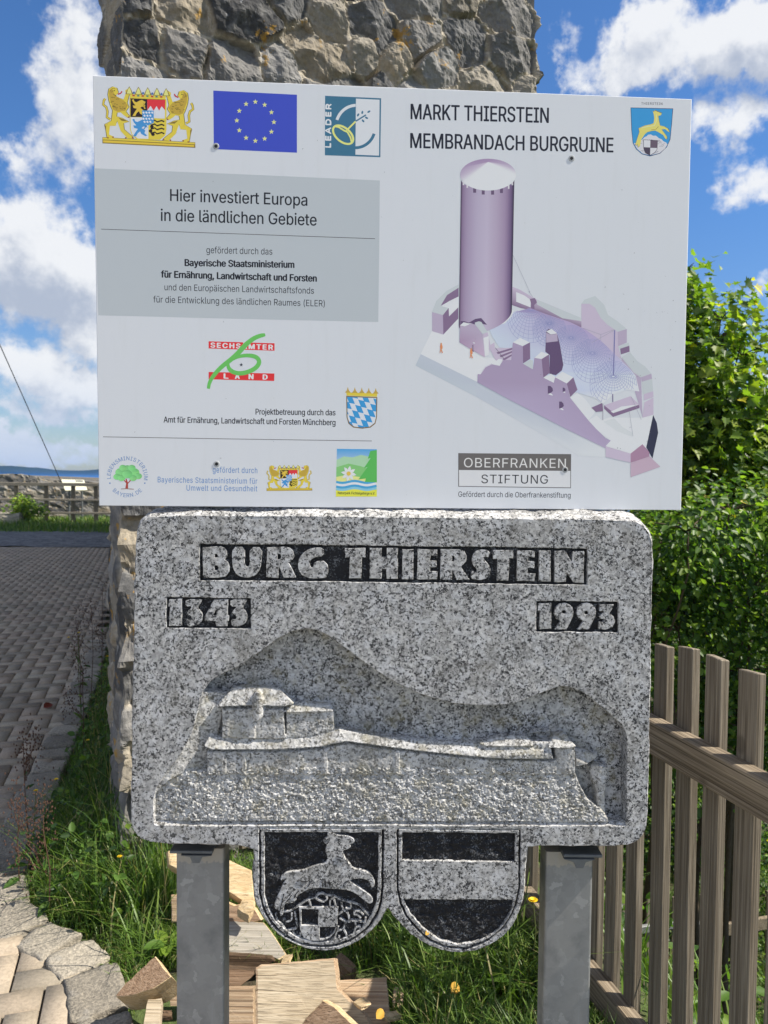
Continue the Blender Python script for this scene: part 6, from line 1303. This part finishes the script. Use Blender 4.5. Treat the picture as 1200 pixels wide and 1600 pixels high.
# ---------------------------------------------------------------- single plants
YELLOW = plain('yellow_petals', (.85, .58, .02), .6); M_STALK = plain('weed_stalk', (.10, .12, .035), .8); M_STALKB = plain('dry_stalk', (.085, .045, .03), .9)
def flower_head(c, r, par):
    n = 15; V, F = [], []
    for ring in range(2):
        for k in range(n):
            a = 2*math.pi*(k+.5*ring)/n; t = np.array([math.cos(a), math.sin(a), .35+.5*ring]); s_ = np.array([-math.sin(a), math.cos(a), 0]); b = len(V); rr_ = r*(1-.35*ring)
            V += [c-s_*r*.05, c+s_*r*.05, c+t*rr_*.8+s_*r*.16, c+t*rr_, c+t*rr_*.8-s_*r*.16]; F.append((b, b+1, b+2, b+3, b+4))
    part('flower', (V, F), par, YELLOW)
def weed(label, u, v, y, h, heads, mat=M_STALK, nleaf=10, group=None):
    tip = at_y(u, v, y); base = np.array([tip[0]+rr.uniform(-.03, .03), tip[1]+rr.uniform(-.03, .03), 0.0]); r = thing('flowering_weed' if heads else 'tall_weed', label, 'weed', base, group)
    st = [base, base*.5+tip*.5+np.array([rr.uniform(-.02, .02), 0, .01]), tip]; ls = [tube(st, [.0028, .0022, .0014], 5)]
    tips = [tip]
    for k in range(4): t = rr.uniform(.45, .85); a = base+(tip-base)*t; b = a+np.array([rr.uniform(-.09, .09), rr.uniform(-.08, .08), rr.uniform(.04, .13)]); ls.append(tube([a, (a+b)/2+np.array([0, 0, -.01]), b], [.0016, .0013, .001], 4)); tips.append(b)
    t = RNG.uniform(.05, .75, nleaf); P = base+(tip-base)*t[:, None]; dd = RNG.normal(size=(nleaf, 3)); dd[:, 2] = .25
    v_, f_ = leaves(P, np.array([0, -.2, .9])+RNG.normal(size=(nleaf, 3))*.3, dd, (.075*(1.1-t)), np.column_stack([OV[:, 0]*.6, OV[:, 1]])); part('foliage', (v_, f_), r, M_LEAF, col=np.repeat(leafcol(nleaf, PAL_SHRUB, (5, 4, 1, 4, 0)), 8, 0))
    for b in tips[:heads]: flower_head(b, .010, r)
    if not heads:
        sd = []
        for b in tips:
            for k in range(30): q = b+RNG.normal(size=3)*np.array([.022, .022, .05]); sd.append(rough_seed(q))
        ls += sd
    part('stalk', join(*ls), r, mat)
def rough_seed(c):
    s_ = .0035; o = np.array([(0, 0, 1.6), (1, 0, 0), (0, 1, 0), (-1, 0, 0), (0, -1, 0), (0, 0, -1.6)])*s_; return o+c, [(0, 1, 2), (0, 2, 3), (0, 3, 4), (0, 4, 1), (5, 2, 1), (5, 3, 2), (5, 4, 3), (5, 1, 4)]
weed('tall yellow-flowered weed reaching furthest over the far paving', 123, 989, 4.6, .5, 2); weed('yellow-flowered weed standing close to the wall foot', 168, 1026, 4.1, .5, 2)
weed('yellow-flowered weed in the middle of the shaded bed', 137, 1157, 3.7, .4, 1); weed('small yellow-flowered weed leaning over the near kerb stones', 56, 1236, 2.95, .3, 2); weed('short yellow-flowered weed below the wall corner', 187, 1339, 2.72, .2, 1)
weed('dry reddish seeding weed beside the wall, farthest back', 143, 948, 5.2, .5, 0, M_STALKB, 4); weed('dry reddish seeding weed with a nodding plume over the kerb', 118, 965, 4.9, .5, 0, M_STALKB, 4); weed('thin brown seeding weed leaning across the near kerb', 36, 1165, 3.05, .4, 0, M_STALKB, 3); weed('green leafy weed with bare top in front of the wall side', 150, 1090, 3.6, .4, 0, M_STALK, 14)
weed('tall dry reddish weed rising highest against the wall side', 160, 915, 5.0, .5, 0, M_STALKB, 4); weed('dry reddish weed halfway along the shaded bed', 128, 1040, 4.0, .5, 0, M_STALKB, 5); weed('dry reddish weed close to the near kerb bend', 30, 1260, 2.85, .5, 0, M_STALKB, 4)
weed('thin brown seeding weed in the grass clump by the corner', 68, 1300, 2.7, .3, 0, M_STALKB, 8)
dn = thing('dandelion', 'yellow dandelion flower beside the right steel post', 'flower', (at_y(833, 1408, 2.35)[0], 2.35, 0)); tp = at_y(833, 1408, 2.35); part('stalk', tube([(tp[0], 2.35, 0), (tp[0]+.01, 2.35, tp[2]*.6), tp], .0018, 5), dn, M_STALK); flower_head(tp, .016, dn)
def chip(label, u, v, y, s_, mat, seed):
    c = at_y(u, v, y); V, F = rough_block((c[0], c[1], max(c[2], .01)), s_, seed*1.3, seed+50, .10, 3, (rr.gauss(0, .3), rr.gauss(0, .3))); single('wood_chip', (V, F), mat, label, 'wood chip', 'small chips around the firewood', smooth=False)
for k, (u, v, y, s_, m_) in enumerate(((432, 1496, 2.40, (.05, .02, .012), M_PINE), (448, 1500, 2.36, (.03, .03, .01), M_PINE), (384, 1424, 2.46, (.05, .03, .03), M_PINE), (612, 1588, 2.05, (.06, .02, .015), M_PINE), (566, 1568, 1.93, (.05, .03, .008), M_PINE), (258, 1586, 2.14, (.04, .02, .012), M_BARK), (622, 1560, 2.2, (.05, .03, .012), M_PINEP), (540, 1515, 2.36, (.06, .05, .04), M_BROWN))):
    chip('small pale wood chip lying loose around the firewood pile' if m_ is not M_BARK and m_ is not M_BROWN else 'small dark bark piece lying loose around the firewood pile', u, v, y, s_, m_, k)
def rosette(label, u, v, n, ln, pal_i):
    c = at_z(u, v, .03); r = thing('dock_plant', label, 'weed', (c[0], c[1], 0)); a = RNG.uniform(0, 6.28, n); d = np.stack([np.cos(a), np.sin(a), RNG.uniform(.2, .9, n)], 1); nn_ = np.stack([-np.cos(a)*.5, -np.sin(a)*.5-.2, np.ones(n)], 1)
    v_, f_ = leaves(np.repeat(c[None], n, 0)+d*.01, nn_, d, ln*RNG.uniform(.7, 1.2, n), OV, .25, .5); part('leaf', (v_, f_), r, M_LEAF, col=np.repeat(leafcol(n, PAL_SHRUB[1:3], (1, 1)), 8, 0))
rosette('broad-leaved dock under the banded shield', 692, 1500, 9, .075, 0); rosette('low broad-leaved dock right of the firewood', 752, 1525, 8, .07, 0); rosette('broad-leaved plant left of the left post', 262, 1478, 8, .06, 0); rosette('dark broad-leaved weed at the wall corner', 170, 1400, 8, .06, 0)
tree('young_bush', 'small bright green bush in the sun in front of the railing', 'bush', (at_y(42, 812, 25.2)[0], 25.2, 0), at_y(42, 790, 25.2), [cl(40, 790, 25.2, (.33, .3, .26), 260), cl(34, 783, 25.3, (.2, .2, .16), 120), cl(55, 796, 25.1, (.26, .25, .2), 160), cl(40, 803, 25.1, (.36, .3, .15), 160)], .11, OV, PAL_MAPLE, (3, 5, 5, 1, 0), .02)
M_FALL = plain('dry_leaf', (.42, .25, .04), .7); M_FALLR = plain('dry_red_leaf', (.22, .05, .03), .7)
def fallen(label, u, v, z, mat, s_, y=None):
    c = at_z(u, v, z) if y is None else at_y(u, v, y); V, F = leaves(np.array([c]), np.array([[.3, -.6, .7]]), np.array([[.5, .2, .5]]), np.array([s_]), OV, .6, .9); single('fallen_leaf', (V, F), mat, label, 'leaf', loc=tuple(c))
fallen('curled yellow leaf on the firewood beside the big board', 588, 1592, .2, M_FALL, .035, 1.88); fallen('yellow leaf in the grass right of the firewood', 705, 1552, .08, M_FALL, .045); fallen('dark red fallen leaf on the shaded paving', 68, 1106, .01, M_FALLR, .07); fallen('yellow leaf stuck low on the banded shield', 665, 1461, .5, M_FALL, .012, 1.475)
# ---------------------------------------------------------------- the air between us and the far ridges
hm = bpy.data.materials.new('haze_air'); hm.use_nodes = True; H_ = NT(hm.node_tree)
pvn = H_('ShaderNodeVolumePrincipled', {'Color': (.12, .38, 1.0, 1), 'Density': 0.00021, 'Anisotropy': 0.0}); H_('ShaderNodeOutputMaterial', {'Volume': pvn.outputs[0]})
V, F = box((0, 3200, -36), (11600, 7000, 88)); single('haze', (V, F), hm, kind='stuff', loc=(0, 0, 0))
